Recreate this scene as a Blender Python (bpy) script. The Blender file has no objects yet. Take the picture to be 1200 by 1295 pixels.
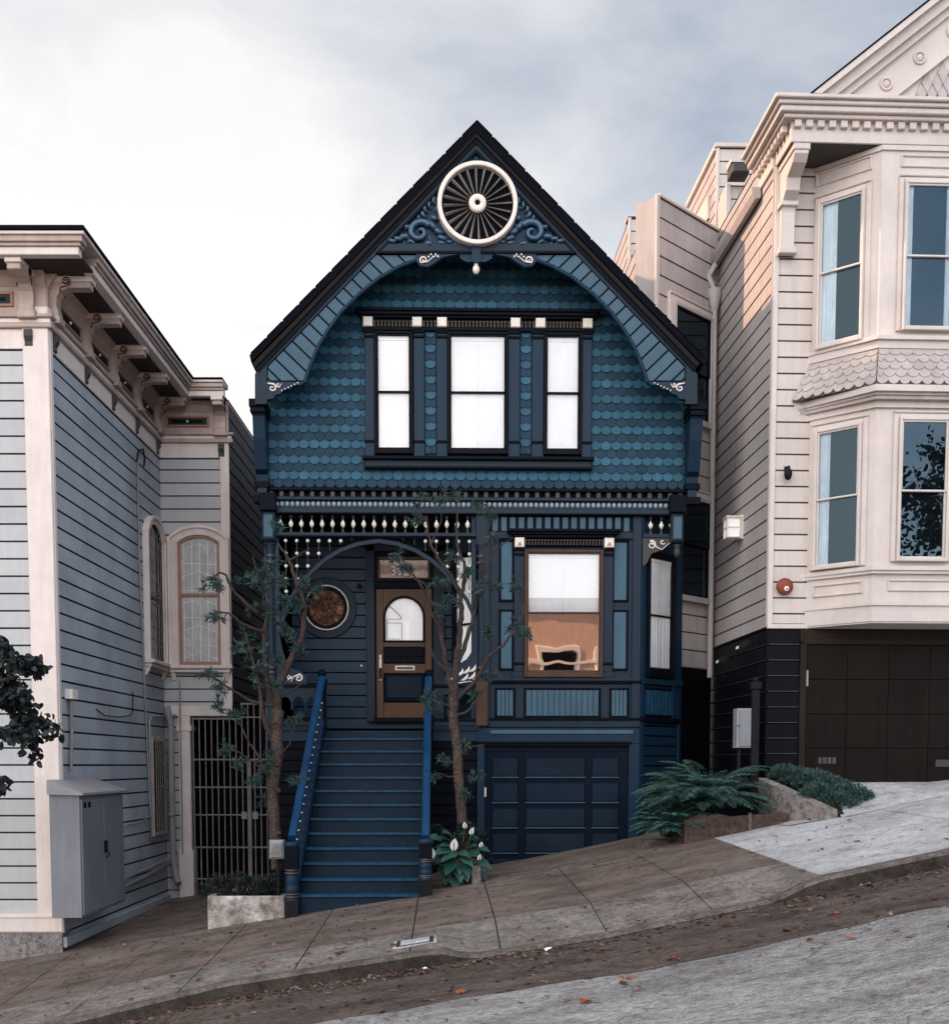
import bpy, math, random
from mathutils import Vector, Matrix
random.seed(7)
rad = math.radians
C = bpy.context.scene.collection
# ---------------------------------------------------------------- camera
F = 1600.0
TH = rad(1.43)          # camera turned slightly right
PH = rad(4.5)           # pitched slightly down (view is shifted up, as in a rectified photo)
CY = 968 + F*math.tan(PH)
fw = Vector((math.sin(TH)*math.cos(PH), math.cos(TH)*math.cos(PH), -math.sin(PH)))
rt = Vector((math.cos(TH), -math.sin(TH), 0))
up = rt.cross(fw)
cam = bpy.data.cameras.new('camera'); co = bpy.data.objects.new('camera', cam); C.objects.link(co)
co.matrix_world = Matrix((( rt.x, up.x, -fw.x, 0), (rt.y, up.y, -fw.y, 0), (rt.z, up.z, -fw.z, 0), (0, 0, 0, 1)))
cam.sensor_fit = 'HORIZONTAL'; cam.sensor_width = 36; cam.lens = 36*F/1200
W_, H_ = 948, 1024
cam.shift_y = (CY-647.5)/1200
cam.clip_end = 2000; cam.clip_start = .1
bpy.context.scene.camera = co
sc = bpy.context.scene
sc.view_settings.view_transform = 'Standard'; sc.view_settings.look = 'None'; sc.view_settings.exposure = 0

def ray(px, py):
    return fw + rt*((px-600)/F) - up*((py-CY)/F)
def at(px, py, Y):
    d = ray(px, py); return d*(Y/d.y)

class Fr:
    """a wall frame: u runs along the wall, v into it, z up"""
    def __init__(s, ox, oy, ang=0, rx=600, ry=700):
        s.o = Vector((ox, oy, 0)); a = rad(ang); s.ang = a
        s.d = Vector((math.cos(a), math.sin(a), 0)); s.n = Vector((-math.sin(a), math.cos(a), 0))
        s.rx, s.ry = rx, ry
    def w(s, u, v, z): return s.o + s.d*u + s.n*v + Vector((0, 0, z))
    def hit(s, px, py):
        r = ray(px, py); t = s.o.dot(s.n)/r.dot(s.n); p = r*t; return (p-s.o).dot(s.d), p.z
    def u(s, px, py=None): return s.hit(px, s.ry if py is None else py)[0]
    def z(s, py, px=None): return s.hit(s.rx if px is None else px, py)[1]
    def off(s, v, rx=None, ry=None):
        p = s.w(0, v, 0); f = Fr(p.x, p.y, 0, rx or s.rx, ry or s.ry); f.d, f.n, f.ang = s.d, s.n, s.ang; return f
WORLD = Fr(0, 0, 0)

class MB:
    def __init__(s, fr=WORLD): s.fr = fr; s.v = []; s.f = []; s.m = []; s.sm = []
    def add(s, pts, faces, m=0, smooth=False):
        b = len(s.v); w = s.fr.w
        s.v += [w(*p) for p in pts]
        for f in faces: s.f.append([b+i for i in f]); s.m.append(m); s.sm.append(smooth)
    def box(s, u0, u1, v0, v1, z0, z1, m=0):
        p = [(u0,v0,z0),(u1,v0,z0),(u1,v1,z0),(u0,v1,z0),(u0,v0,z1),(u1,v0,z1),(u1,v1,z1),(u0,v1,z1)]
        s.add(p, [(0,1,5,4),(1,2,6,5),(2,3,7,6),(3,0,4,7),(4,5,6,7),(3,2,1,0)], m); return s
    def bev(s, u0, u1, v0, v1, z0, z1, b=.006, m=0):
        """box with the front edges chamfered"""
        if u0 > u1: u0, u1 = u1, u0
        if z0 > z1: z0, z1 = z1, z0
        b = min(b, abs(u1-u0)*.3, abs(z1-z0)*.3, abs(v1-v0)*.6)
        p = [(u0+b,v0,z0+b),(u1-b,v0,z0+b),(u1-b,v0,z1-b),(u0+b,v0,z1-b),
             (u0,v0+b,z0),(u1,v0+b,z0),(u1,v0+b,z1),(u0,v0+b,z1),(u0,v1,z0),(u1,v1,z0),(u1,v1,z1),(u0,v1,z1)]
        s.add(p, [(0,1,2,3),(4,5,1,0),(5,6,2,1),(6,7,3,2),(7,4,0,3),(8,9,5,4),(9,10,6,5),(10,11,7,6),(11,8,4,7),(11,10,9,8)], m); return s
    def R(s, x0, y0, x1, y1, v0, v1, m=0, b=.006):
        """box whose front covers a rectangle measured on this wall"""
        fr = s.fr; return s.bev(fr.u(x0), fr.u(x1), v0, v1, fr.z(y1), fr.z(y0), b, m)
    def prism(s, pts, v0, v1, m=0, ms=None):
        n = len(pts)
        ar = sum(pts[i][0]*pts[(i+1)%n][1]-pts[(i+1)%n][0]*pts[i][1] for i in range(n))
        if ar < 0: pts = pts[::-1]
        p = [(a,v0,b) for a,b in pts]+[(a,v1,b) for a,b in pts]
        s.add(p, [tuple(range(n)), tuple(range(2*n-1, n-1, -1))], m)
        s.add(p, [(i,i+n,(i+1)%n+n,(i+1)%n) for i in range(n)], m if ms is None else ms); return s
    def P(s, pts, v0, v1, m=0): return s.prism([s.fr.hit(*q) for q in pts], v0, v1, m)
    def side(s, pts, u0, u1, m=0):
        """profile in (v,z) swept along u"""
        n = len(pts); p = [(u0,a,b) for a,b in pts]+[(u1,a,b) for a,b in pts]
        s.add(p, [tuple(range(n)), tuple(range(2*n-1, n-1, -1))]+[(i,(i+1)%n,(i+1)%n+n,i+n) for i in range(n)], m); return s
    def plan(s, pts, z0, z1, m=0):
        n = len(pts); p = [(a,b,z0) for a,b in pts]+[(a,b,z1) for a,b in pts]
        s.add(p, [tuple(range(n)), tuple(range(2*n-1, n-1, -1))]+[(i,(i+1)%n,(i+1)%n+n,i+n) for i in range(n)], m); return s
    def ring(s, cu, cz, r0, r1, v0, v1, m=0, n=40, a0=0, a1=2*math.pi):
        full = abs(a1-a0-2*math.pi) < 1e-6; k = n if full else n+1
        p = []
        for i in range(k):
            a = a0+(a1-a0)*i/n; c_, s_ = math.cos(a), math.sin(a)
            b = min(.01, (r1-r0)*.25)
            p += [(cu+r0*c_,v1,cz+r0*s_),(cu+r0*c_,v0+b,cz+r0*s_),(cu+(r0+b)*c_,v0,cz+(r0+b)*s_),(cu+(r1-b)*c_,v0,cz+(r1-b)*s_),(cu+r1*c_,v0+b,cz+r1*s_),(cu+r1*c_,v1,cz+r1*s_)]
        fs = []
        for i in range(n):
            j = (i+1) % k
            for q in range(5): fs.append((i*6+q, i*6+q+1, j*6+q+1, j*6+q))
        if not full: fs += [tuple(range(6)), tuple((k-1)*6+q for q in range(5,-1,-1))]
        s.add(p, fs, m); return s
    def disc(s, cu, cz, r, v, m=0, n=40):
        s.add([(cu+r*math.cos(2*math.pi*i/n), v, cz+r*math.sin(2*math.pi*i/n)) for i in range(n)], [tuple(range(n))], m); return s
    def tube(s, pts, rs, n=7, m=0, closed=False):
        if isinstance(rs, (int, float)): rs = [rs]*len(pts)
        P = [Vector(p) for p in pts]; vs = []; N = len(P); prev = None
        for i, p in enumerate(P):
            t = (P[(i+1) % N]-P[i-1]) if closed else (P[min(i+1, N-1)]-P[max(i-1, 0)])
            t = t.normalized() if t.length > 1e-9 else Vector((0,0,1))
            if prev is None:
                a = Vector((0,0,1)) if abs(t.z) < .9 else Vector((1,0,0)); x = t.cross(a).normalized()
            else:
                x = prev - t*prev.dot(t); x = x.normalized() if x.length > 1e-6 else t.orthogonal().normalized()
            prev = x; y = t.cross(x)
            for k in range(n):
                a = 2*math.pi*k/n; vs.append(tuple(p+(x*math.cos(a)+y*math.sin(a))*rs[i]))
        fs = []
        for i in range(N if closed else N-1):
            j = (i+1) % N
            for k in range(n): fs.append((i*n+k, i*n+(k+1)%n, j*n+(k+1)%n, j*n+k))
        s.add(vs, fs, m, True)
        if not closed: s.add(vs[:n]+vs[-n:], [tuple(range(n-1,-1,-1)), tuple(range(n, 2*n))], m)
        return s
    def lathe(s, prof, cu, cv, z=0, n=12, m=0, axis='z'):
        """prof: (radius, height) pairs"""
        vs = []
        for r, h in prof:
            for k in range(n):
                a = 2*math.pi*k/n
                if axis == 'z': vs.append((cu+r*math.cos(a), cv+r*math.sin(a), z+h))
                else: vs.append((cu+r*math.cos(a), cv+h, z+r*math.sin(a)))
        fs = [(i*n+k, i*n+(k+1)%n, (i+1)*n+(k+1)%n, (i+1)*n+k) for i in range(len(prof)-1) for k in range(n)]
        s.add(vs, fs, m, True)
        s.add(vs[:n]+vs[-n:], [tuple(range(n-1,-1,-1)), tuple(range(n, 2*n))], m); return s
    def ball(s, c, r, m=0, n=10, sz=1):
        prof = [(max(r*math.sin(math.pi*i/6), .0005), -r*sz*math.cos(math.pi*i/6)) for i in range(7)]
        return s.lathe(prof, c[0], c[1], c[2], n, m)
    def siding(s, u0, u1, z0, z1, pitch, v=0, m=0, mg=1, zr=0, d=.014, gap=.022):
        k0 = math.floor((z0-zr)/pitch); z = zr+k0*pitch
        while z < z1:
            a, b = max(z, z0), min(z+pitch, z1)
            if b-a > gap*1.2:
                t = b-gap
                j = [random.uniform(-.0015, .0015) for _ in range(2)]
                cuts = [u0]
                while u1-cuts[-1] > 2.6: cuts.append(cuts[-1]+random.uniform(1.3, min(4.2, u1-cuts[-1]-.6)))
                cuts.append(u1)
                for q0, q1 in zip(cuts, cuts[1:]):
                    e = .002 if q1 < u1 else 0; w_ = random.uniform(-.0018, .0018)
                    s.add([(q0,v+j[0]+w_,a),(q1-e,v+j[1]+w_,a),(q1-e,v+.002+w_,t),(q0,v+.002+w_,t)], [(0,1,2,3)], m)
                    if e: s.add([(q1-e,v+.003,a),(q1,v+.003,a),(q1,v+.003,t),(q1-e,v+.003,t)], [(0,1,2,3)], mg)
                s.add([(u0,v+.002,t),(u1,v+.002,t),(u1,v+d,t+gap*.35),(u0,v+d,t+gap*.35),(u0,v+d,b),(u1,v+d,b),(u1,v,b),(u0,v,b)],
                      [(0,1,2,3),(3,2,5,4),(4,5,6,7)], mg)  # groove faces take the darker material, so shadow lines are painted in
            z += pitch
        return s
    def build(s, name, mats, parent=None, origin=None, label=None, cat=None, group=None, kind=None):
        me = bpy.data.meshes.new(name)
        L = Vector(parent['_L']) if parent is not None else (Vector(origin) if origin is not None else Vector((0,0,0)))
        me.from_pydata([v-L for v in s.v], [], s.f)
        if not isinstance(mats, (list, tuple)): mats = [mats]
        for x in mats: me.materials.append(x)
        me.polygons.foreach_set('material_index', s.m)
        me.polygons.foreach_set('use_smooth', s.sm); me.update()
        o = bpy.data.objects.new(name, me); C.objects.link(o)
        if parent is not None: o.parent = parent
        else: o.location = L
        o['_L'] = tuple(L)
        tag(o, label, cat, group, kind); return o

def tag(o, label=None, cat=None, group=None, kind=None):
    if label: o['label'] = label
    if cat: o['category'] = cat
    if group: o['group'] = group
    if kind: o['kind'] = kind
def thing(name, label, cat, loc, group=None):
    o = bpy.data.objects.new(name, None); o.location = loc; o.empty_display_size = .2; C.objects.link(o)
    o['_L'] = tuple(loc); tag(o, label, cat, group); return o
def inst(src, parent, loc, name=None):
    """a copy of a part, moved to another place (mesh data shared)"""
    o = src.copy(); C.objects.link(o); o.parent = parent; o.location = loc; return o

# ---------------------------------------------------------------- materials
def new_mat(name):
    m = bpy.data.materials.new(name); m.use_nodes = True; nt = m.node_tree; nt.nodes.clear()
    out = nt.nodes.new('ShaderNodeOutputMaterial'); return m, nt, out
def N(nt, t, **kw):
    n = nt.nodes.new(t)
    for k, v in kw.items():
        if k in n.inputs: n.inputs[k].default_value = v
        else: setattr(n, k, v)
    return n
def ramp(nt, fac, stops):
    r = nt.nodes.new('ShaderNodeValToRGB'); el = r.color_ramp.elements
    while len(el) > 1: el.remove(el[-1])
    el[0].position, el[0].color = stops[0][0], (*stops[0][1], 1)
    for p, c in stops[1:]:
        e = el.new(p); e.color = (*c, 1)
    nt.links.new(fac, r.inputs['Fac']); return r.outputs['Color']
def mul(c, k): return tuple(x*k for x in c)
def paint(name, col, rough=.5, var=.18, bump=.12, scale=2.5, streak=.25, dirt=None, spec=.18, metal=0, fine=60, finemix=.13, isl=.05, bdist=.004):
    m, nt, out = new_mat(name); L = nt.links.new
    tc = N(nt, 'ShaderNodeTexCoord').outputs['Object']
    n1 = N(nt, 'ShaderNodeTexNoise', Scale=scale, Detail=6.0, Roughness=.62); L(tc, n1.inputs['Vector'])
    c1 = ramp(nt, n1.outputs['Fac'], [(.3, mul(col, 1-var)), (.7, mul(col, 1+var))])
    mp = N(nt, 'ShaderNodeMapping'); mp.inputs['Scale'].default_value = (9, 9, .7); L(tc, mp.inputs['Vector'])
    n2 = N(nt, 'ShaderNodeTexNoise', Scale=1.6, Detail=5.0, Roughness=.7); L(mp.outputs[0], n2.inputs['Vector'])
    f2 = ramp(nt, n2.outputs['Fac'], [(.42, (0,0,0)), (.72, (1,1,1))])
    mk = N(nt, 'ShaderNodeMath', operation='MULTIPLY'); mk.inputs[1].default_value = streak; L(f2, mk.inputs[0])
    mx = N(nt, 'ShaderNodeMix', data_type='RGBA'); L(mk.outputs[0], mx.inputs[0]); L(c1, mx.inputs[6])
    mx.inputs[7].default_value = (*(dirt or mul(col, .55)), 1)
    n3 = N(nt, 'ShaderNodeTexNoise', Scale=fine, Detail=3.0); L(tc, n3.inputs['Vector'])
    mx2 = N(nt, 'ShaderNodeMix', data_type='RGBA', blend_type='MULTIPLY'); mx2.inputs[0].default_value = finemix
    L(mx.outputs[2], mx2.inputs[6]); L(ramp(nt, n3.outputs['Fac'], [(.3, (.7,.7,.7)), (.7, (1.25,1.25,1.25))]), mx2.inputs[7])
    b = N(nt, 'ShaderNodeBsdfPrincipled', Roughness=rough, Metallic=metal); b.inputs['Specular IOR Level'].default_value = spec
    gi = N(nt, 'ShaderNodeNewGeometry'); mi = N(nt, 'ShaderNodeMix', data_type='RGBA', blend_type='MULTIPLY'); mi.inputs[0].default_value = 1
    L(mx2.outputs[2], mi.inputs[6]); L(ramp(nt, gi.outputs['Random Per Island'], [(0, (1-isl,)*3), (1, (1+isl,)*3)]), mi.inputs[7])
    L(mi.outputs[2], b.inputs['Base Color'])
    rr = N(nt, 'ShaderNodeMapRange'); rr.inputs['To Min'].default_value = rough-.12; rr.inputs['To Max'].default_value = min(1, rough+.15)
    L(n1.outputs['Fac'], rr.inputs['Value']); L(rr.outputs[0], b.inputs['Roughness'])
    bp = N(nt, 'ShaderNodeBump', Strength=bump, Distance=bdist); L(n3.outputs['Fac'], bp.inputs['Height']); L(bp.outputs[0], b.inputs['Normal'])
    L(b.outputs[0], out.inputs[0]); return m
def glass(name, tint=(1,1,1), base=.12, wav=.008, see=(1,1,1)):
    m, nt, out = new_mat(name); L = nt.links.new
    tc = N(nt, 'ShaderNodeTexCoord').outputs['Object']
    n = N(nt, 'ShaderNodeTexNoise', Scale=2.2, Detail=1.0); L(tc, n.inputs['Vector'])
    bp = N(nt, 'ShaderNodeBump', Strength=wav, Distance=.3); L(n.outputs['Fac'], bp.inputs['Height'])
    fr = N(nt, 'ShaderNodeFresnel', IOR=1.5)
    ad = N(nt, 'ShaderNodeMath', operation='ADD', use_clamp=True); ad.inputs[1].default_value = base; L(fr.outputs[0], ad.inputs[0])
    g = N(nt, 'ShaderNodeBsdfGlossy', Roughness=.005 if base < .5 else .012, Color=(*tint, 1))
    if base > .5: L(bp.outputs[0], g.inputs['Normal'])
    t = N(nt, 'ShaderNodeBsdfTransparent', Color=(*see, 1))
    mx = N(nt, 'ShaderNodeMixShader'); L(ad.outputs[0], mx.inputs[0]); L(t.outputs[0], mx.inputs[1]); L(g.outputs[0], mx.inputs[2])
    L(mx.outputs[0], out.inputs[0]); return m
def concrete(name, c1, c2, scale=1.2, speck=.5, rough=.85, crack=True, stretch=(1,1,1), bump=.5):
    m, nt, out = new_mat(name); L = nt.links.new
    tc = N(nt, 'ShaderNodeTexCoord').outputs['Object']
    mp = N(nt, 'ShaderNodeMapping'); mp.inputs['Scale'].default_value = stretch; L(tc, mp.inputs['Vector'])
    n1 = N(nt, 'ShaderNodeTexNoise', Scale=scale, Detail=9.0, Roughness=.68); L(mp.outputs[0], n1.inputs['Vector'])
    col = ramp(nt, n1.outputs['Fac'], [(.32, c1), (.68, c2)])
    n2 = N(nt, 'ShaderNodeTexNoise', Scale=70.0, Detail=4.0, Roughness=.8); L(tc, n2.inputs['Vector'])
    mx = N(nt, 'ShaderNodeMix', data_type='RGBA', blend_type='MULTIPLY'); mx.inputs[0].default_value = min(1, speck*1.7)
    L(col, mx.inputs[6]); L(ramp(nt, n2.outputs['Fac'], [(.38, (.25,.23,.22)), (.5, (1,1,1)), (.66, (1.45,1.45,1.45))]), mx.inputs[7])
    res = mx.outputs[2]
    if crack:
        v = N(nt, 'ShaderNodeTexVoronoi', feature='DISTANCE_TO_EDGE', Scale=.55); 
        n4 = N(nt, 'ShaderNodeTexNoise', Scale=2.5, Detail=5.0); L(tc, n4.inputs['Vector'])
        va = N(nt, 'ShaderNodeMix', data_type='RGBA', blend_type='ADD'); va.inputs[0].default_value = .45; L(tc, va.inputs[6]); L(n4.outputs['Color'], va.inputs[7])
        L(va.outputs[2], v.inputs['Vector'])
        m3 = N(nt, 'ShaderNodeMix', data_type='RGBA', blend_type='MULTIPLY'); m3.inputs[0].default_value = .7
        L(res, m3.inputs[6]); L(ramp(nt, v.outputs['Distance'], [(0, (.3,.28,.27)), (.008, (1,1,1))]), m3.inputs[7]); res = m3.outputs[2]
    n6 = N(nt, 'ShaderNodeTexNoise', Scale=15.0, Detail=7.0, Roughness=.75); L(mp.outputs[0], n6.inputs['Vector'])
    m6 = N(nt, 'ShaderNodeMix', data_type='RGBA', blend_type='MULTIPLY'); m6.inputs[0].default_value = min(1, speck*1.9)
    L(res, m6.inputs[6]); L(ramp(nt, n6.outputs['Fac'], [(.36, (.42,.39,.37)), (.5, (1,1,1)), (.66, (1.4,1.38,1.36))]), m6.inputs[7]); res = m6.outputs[2]
    # stains
    n5 = N(nt, 'ShaderNodeTexNoise', Scale=3.7, Detail=8.0, Roughness=.75); L(tc, n5.inputs['Vector'])
    m4 = N(nt, 'ShaderNodeMix', data_type='RGBA', blend_type='MULTIPLY'); m4.inputs[0].default_value = .8
    L(res, m4.inputs[6]); L(ramp(nt, n5.outputs['Fac'], [(.33, (.5,.46,.44)), (.5, (1,1,1))]), m4.inputs[7])
    b = N(nt, 'ShaderNodeBsdfPrincipled', Roughness=rough); b.inputs['Specular IOR Level'].default_value = .3
    L(m4.outputs[2], b.inputs['Base Color'])
    bp = N(nt, 'ShaderNodeBump', Strength=bump, Distance=.012); L(n2.outputs['Fac'], bp.inputs['Height']); L(bp.outputs[0], b.inputs['Normal'])
    L(b.outputs[0], out.inputs[0]); return m
def leafmat(name, cols, rough=.5, trans=.15):
    m, nt, out = new_mat(name); L = nt.links.new
    g = N(nt, 'ShaderNodeNewGeometry')
    c = ramp(nt, g.outputs['Random Per Island'], [(i/(len(cols)-1), k) for i, k in enumerate(cols)])
    b = N(nt, 'ShaderNodeBsdfPrincipled', Roughness=rough); b.inputs['Specular IOR Level'].default_value = .4
    L(c, b.inputs['Base Color'])
    t = N(nt, 'ShaderNodeBsdfTranslucent'); L(c, t.inputs['Color'])
    mx = N(nt, 'ShaderNodeMixShader'); mx.inputs[0].default_value = trans; L(b.outputs[0], mx.inputs[1]); L(t.outputs[0], mx.inputs[2])
    L(mx.outputs[0], out.inputs[0]); return m

M = {}
M['scale_light'] = paint('teal_shingle_paint', (.026,.088,.135), .55, .22, .3, 3, .2, fine=90, isl=.17)
M['scale_dark']  = paint('dark_teal_shingle_paint', (.008,.034,.058), .55, .22, .3, 3, .2, fine=90, isl=.17)
M['trim']   = paint('navy_trim_paint', (.006,.022,.046), .45, .15, .1)
M['trim2']  = paint('slate_blue_trim_paint', (.012,.023,.039), .5, .15, .1)
M['dark']   = paint('black_blue_paint', (.003,.0045,.009), .5, .2, .1, spec=.06)
M['panel']  = paint('pale_slate_panel_paint', (.050,.100,.140), .5, .15, .1)
M['bargebrown'] = paint('dark_brown_moulding', (.016,.013,.013), .6, .2, .1, spec=.05)
M['carve']  = paint('carved_blue_paint', (.014,.055,.105), .35, .2, .1, spec=.6)
M['roofing']= paint('black_roofing', (.0035,.004,.007), .8, .3, .6, 8, spec=.06)
M['cream']  = paint('cream_trim_paint', (.74,.655,.585), .5, .08, .1)
M['bead']   = paint('pale_bead_paint', (.72,.66,.60), .45, .1, .05)
M['egg'] = paint('pale_egg_paint', (.26,.34,.38), .5, .1, .05)
M['greybr'] = paint('taupe_paint', (.06,.052,.05), .5, .2, .1)
M['bronze'] = paint('bronze_moulding', (.06,.038,.027), .4, .25, .1, spec=.6)
M['fan']    = paint('grey_fan_blade', (.24,.22,.21), .6, .25, .1)
M['brown']  = paint('brown_door_wood', (.085,.042,.024), .38, .25, .2, 5, .35)
M['brownw'] = paint('brown_window_wood', (.07,.035,.022), .4, .25, .2, 5, .35)
M['sash']   = paint('black_sash_paint', (.004,.004,.007), .4, .2, .1, spec=.06)
M['porch']  = paint('porch_blue_board', (.009,.029,.054), .38, .2, .15)
M['groove'] = paint('groove_painted_shade', (.002,.003,.005), .8, .2, .1, spec=.06)  # near-black groove faces, colour standing for their shade
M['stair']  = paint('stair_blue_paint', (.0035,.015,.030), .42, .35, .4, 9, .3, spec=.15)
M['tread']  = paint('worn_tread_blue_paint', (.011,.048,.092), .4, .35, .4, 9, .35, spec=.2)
M['rail']   = paint('bright_rail_blue_paint', (.006,.040,.100), .4, .2, .2, spec=.2)
M['garage'] = paint('garage_navy_paint', (.0035,.008,.017), .45, .2, .15, spec=.06)
M['garagep']= paint('garage_panel_paint', (.010,.019,.032), .5, .25, .15, spec=.06)
M['shade']  = paint('white_roller_shade', (.93,.93,.93), .9, .02, .02, 1.5, .03, fine=6)
M['shadef'] = paint('front_roller_shade', (.74,.74,.76), .9, .03, .02, 1.2, .05, fine=6)
M['black']  = paint('dark_interior', (.006,.006,.008), .9, .2, 0, spec=.06)
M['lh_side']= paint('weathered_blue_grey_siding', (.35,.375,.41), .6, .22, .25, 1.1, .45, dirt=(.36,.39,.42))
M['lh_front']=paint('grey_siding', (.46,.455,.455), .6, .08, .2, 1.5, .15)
M['lh_trim']= paint('pinkish_cream_trim', (.70,.605,.56), .55, .1, .15, 2, .2, dirt=(.38,.30,.27))
M['lh_corn']= paint('taupe_cornice_paint', (.43,.33,.285), .55, .15, .15, 4, .3)
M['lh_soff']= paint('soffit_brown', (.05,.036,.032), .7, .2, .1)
M['lh_green']=paint('dark_green_panel', (.012,.03,.028), .5, .2, .1)
M['lh_dkside']=paint('shadow_dark_siding', (.045,.05,.065), .6, .2, .2, 1.5, .3)  # siding darkened to paint the wing's side as in shadow
M['lh_groove']=paint('siding_groove_shade', (.03,.03,.04), .8, .2, .1)  # shade between the boards, put into the groove colour
M['pinkwin']= paint('pink_sash_paint', (.36,.185,.14), .5, .12, .1)
M['lace']   = paint('lace_curtain', (.52,.51,.5), .9, .22, .6, 7, .3)
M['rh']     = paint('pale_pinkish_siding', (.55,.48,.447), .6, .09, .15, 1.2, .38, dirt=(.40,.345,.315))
M['rh_side']= paint('shade_darkened_cream_siding', (.42,.38,.375), .6, .12, .15, 1.1, .45, dirt=(.24,.215,.21))  # copy of the cream siding, darkened for the shade of the narrow gap
M['rh_trim']= paint('pale_trim_paint', (.575,.505,.47), .5, .09, .1, 2, .26, dirt=(.44,.38,.345))
M['rh_groove']=paint('pale_groove_shade', (.10,.085,.085), .8, .2, .1)  # painted groove shade, also used behind the skirt shingles
M['rh_skirt']= paint('grey_cream_shingle', (.42,.36,.345), .6, .2, .4, 4, .3)
M['rh_base']= paint('black_base_paint', (.0045,.0045,.008), .45, .2, .15, spec=.06)
M['rh_basel']=paint('black_base_edge', (.05,.048,.06), .5, .2, .1)
M['rh_gar'] = paint('dark_brown_garage_paint', (.009,.007,.006), .55, .35, .15, 1.2, .4, dirt=(.022,.014,.010), spec=.06)
M['rh_garf']= paint('brown_garage_frame', (.022,.015,.012), .5, .25, .15, spec=.06)
M['curtain']= paint('sheer_curtain', (.86,.87,.87), .9, .1, .1)
M['metal']  = paint('grey_cabinet_metal', (.20,.205,.225), .5, .12, .2, 2, .35, metal=.2)
M['galv']   = paint('galvanised_pipe', (.27,.26,.26), .5, .15, .2)
M['iron']   = paint('grey_iron_bars', (.22,.20,.19), .5, .3, .2, 8)
M['blackm'] = paint('black_metal', (.012,.012,.014), .4, .2, .1, spec=.06)
M['red']    = paint('rusty_red_enamel', (.20,.050,.028), .4, .15, .1)
M['orange'] = paint('orange_stucco', (.60,.38,.29), .8, .12, .4)
M['bark']   = paint('reddish_brown_bark', (.075,.052,.044), .85, .45, 1.0, 7, .6, fine=30, finemix=1, bdist=.03)
M['bark2']  = paint('dark_branch_bark', (.05,.036,.032), .85, .4, 1.0, 9, .5, fine=34, finemix=1, bdist=.02)
M['soil']   = paint('dark_soil', (.022,.017,.013), .95, .4, 1.0, 8, fine=30)
M['g_clear']= glass('window_glass', (1,1,1), .04, .02)
M['g_mirror']=glass('old_wavy_window_glass', (1,.95,.92), .72, .0045)
M['g_blue'] = glass('blue_reflecting_glass', (.50,.72,.88), .03, .01, (.86,.91,.95))
M['walk']   = concrete('brown_stained_sidewalk', (.076,.055,.046), (.215,.170,.148), 1.4, .35, stretch=(.8,1.3,1))
M['walk2']  = concrete('pale_sidewalk_strip', (.115,.098,.088), (.29,.262,.245), 1.8, .45)
M['walk3']  = concrete('new_grey_concrete', (.30,.30,.31), (.60,.60,.62), 1.0, .25, crack=False)
M['joint']  = concrete('dark_joint', (.025,.02,.018), (.045,.036,.032), 2, .3, crack=False)
M['asphalt']= concrete('brown_asphalt_gutter', (.050,.036,.031), (.165,.128,.113), 1.6, .5, stretch=(.8,1.6,1), bump=.9)
M['street'] = concrete('worn_street_concrete', (.21,.20,.197), (.46,.45,.45), 1.1, .45, stretch=(.85,1.4,1), bump=.9)
M['kerbface']=concrete('shaded_kerb_face', (.028,.022,.019), (.075,.060,.052), 2.5, .5, crack=False)  # front face darker than the top, its shading put into the colour
M['kerb']   = concrete('kerb_concrete', (.085,.068,.06), (.18,.155,.142), 2.5, .45, crack=False)
M['planterc']=concrete('planter_concrete', (.10,.062,.045), (.60,.565,.53), 2.6, .4, crack=False)
M['bedwall']= concrete('red_brown_bed_wall', (.05,.03,.024), (.10,.065,.052), 2.5, .4, crack=False)
M['stone']  = concrete('foundation_stone', (.17,.15,.14), (.30,.275,.265), 2.5, .4)
M['earth']  = concrete('ground_earth', (.04,.034,.03), (.07,.06,.052), .3, .4, crack=False)
M['podo']   = leafmat('podocarpus_leaf', [(.012,.034,.034),(.026,.062,.058),(.045,.095,.085),(.02,.05,.05)])
M['fern']   = leafmat('fern_frond', [(.016,.055,.048),(.045,.115,.098),(.085,.185,.155)])
M['bushl']  = leafmat('bush_leaf', [(.014,.040,.036),(.035,.085,.075),(.075,.15,.13)])
M['darkleaf']=leafmat('dark_round_leaf', [(.008,.014,.016),(.018,.03,.03),(.012,.02,.02)], .4)
M['calla']  = leafmat('calla_leaf', [(.018,.07,.055),(.03,.10,.08),(.05,.13,.10)], .35)
M['white']  = paint('white_petal', (.80,.79,.76), .5, .04, .05)
M['dry']    = leafmat('dry_leaf', [(.05,.022,.012),(.12,.05,.025),(.20,.14,.10),(.07,.035,.02),(.28,.22,.18)], .8)
M['oleaf']  = leafmat('orange_leaf', [(.42,.10,.03),(.36,.085,.03)], .7)
M['stem']   = paint('calla_stem', (.10,.07,.045), .7, .3, .2, 9)
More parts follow.
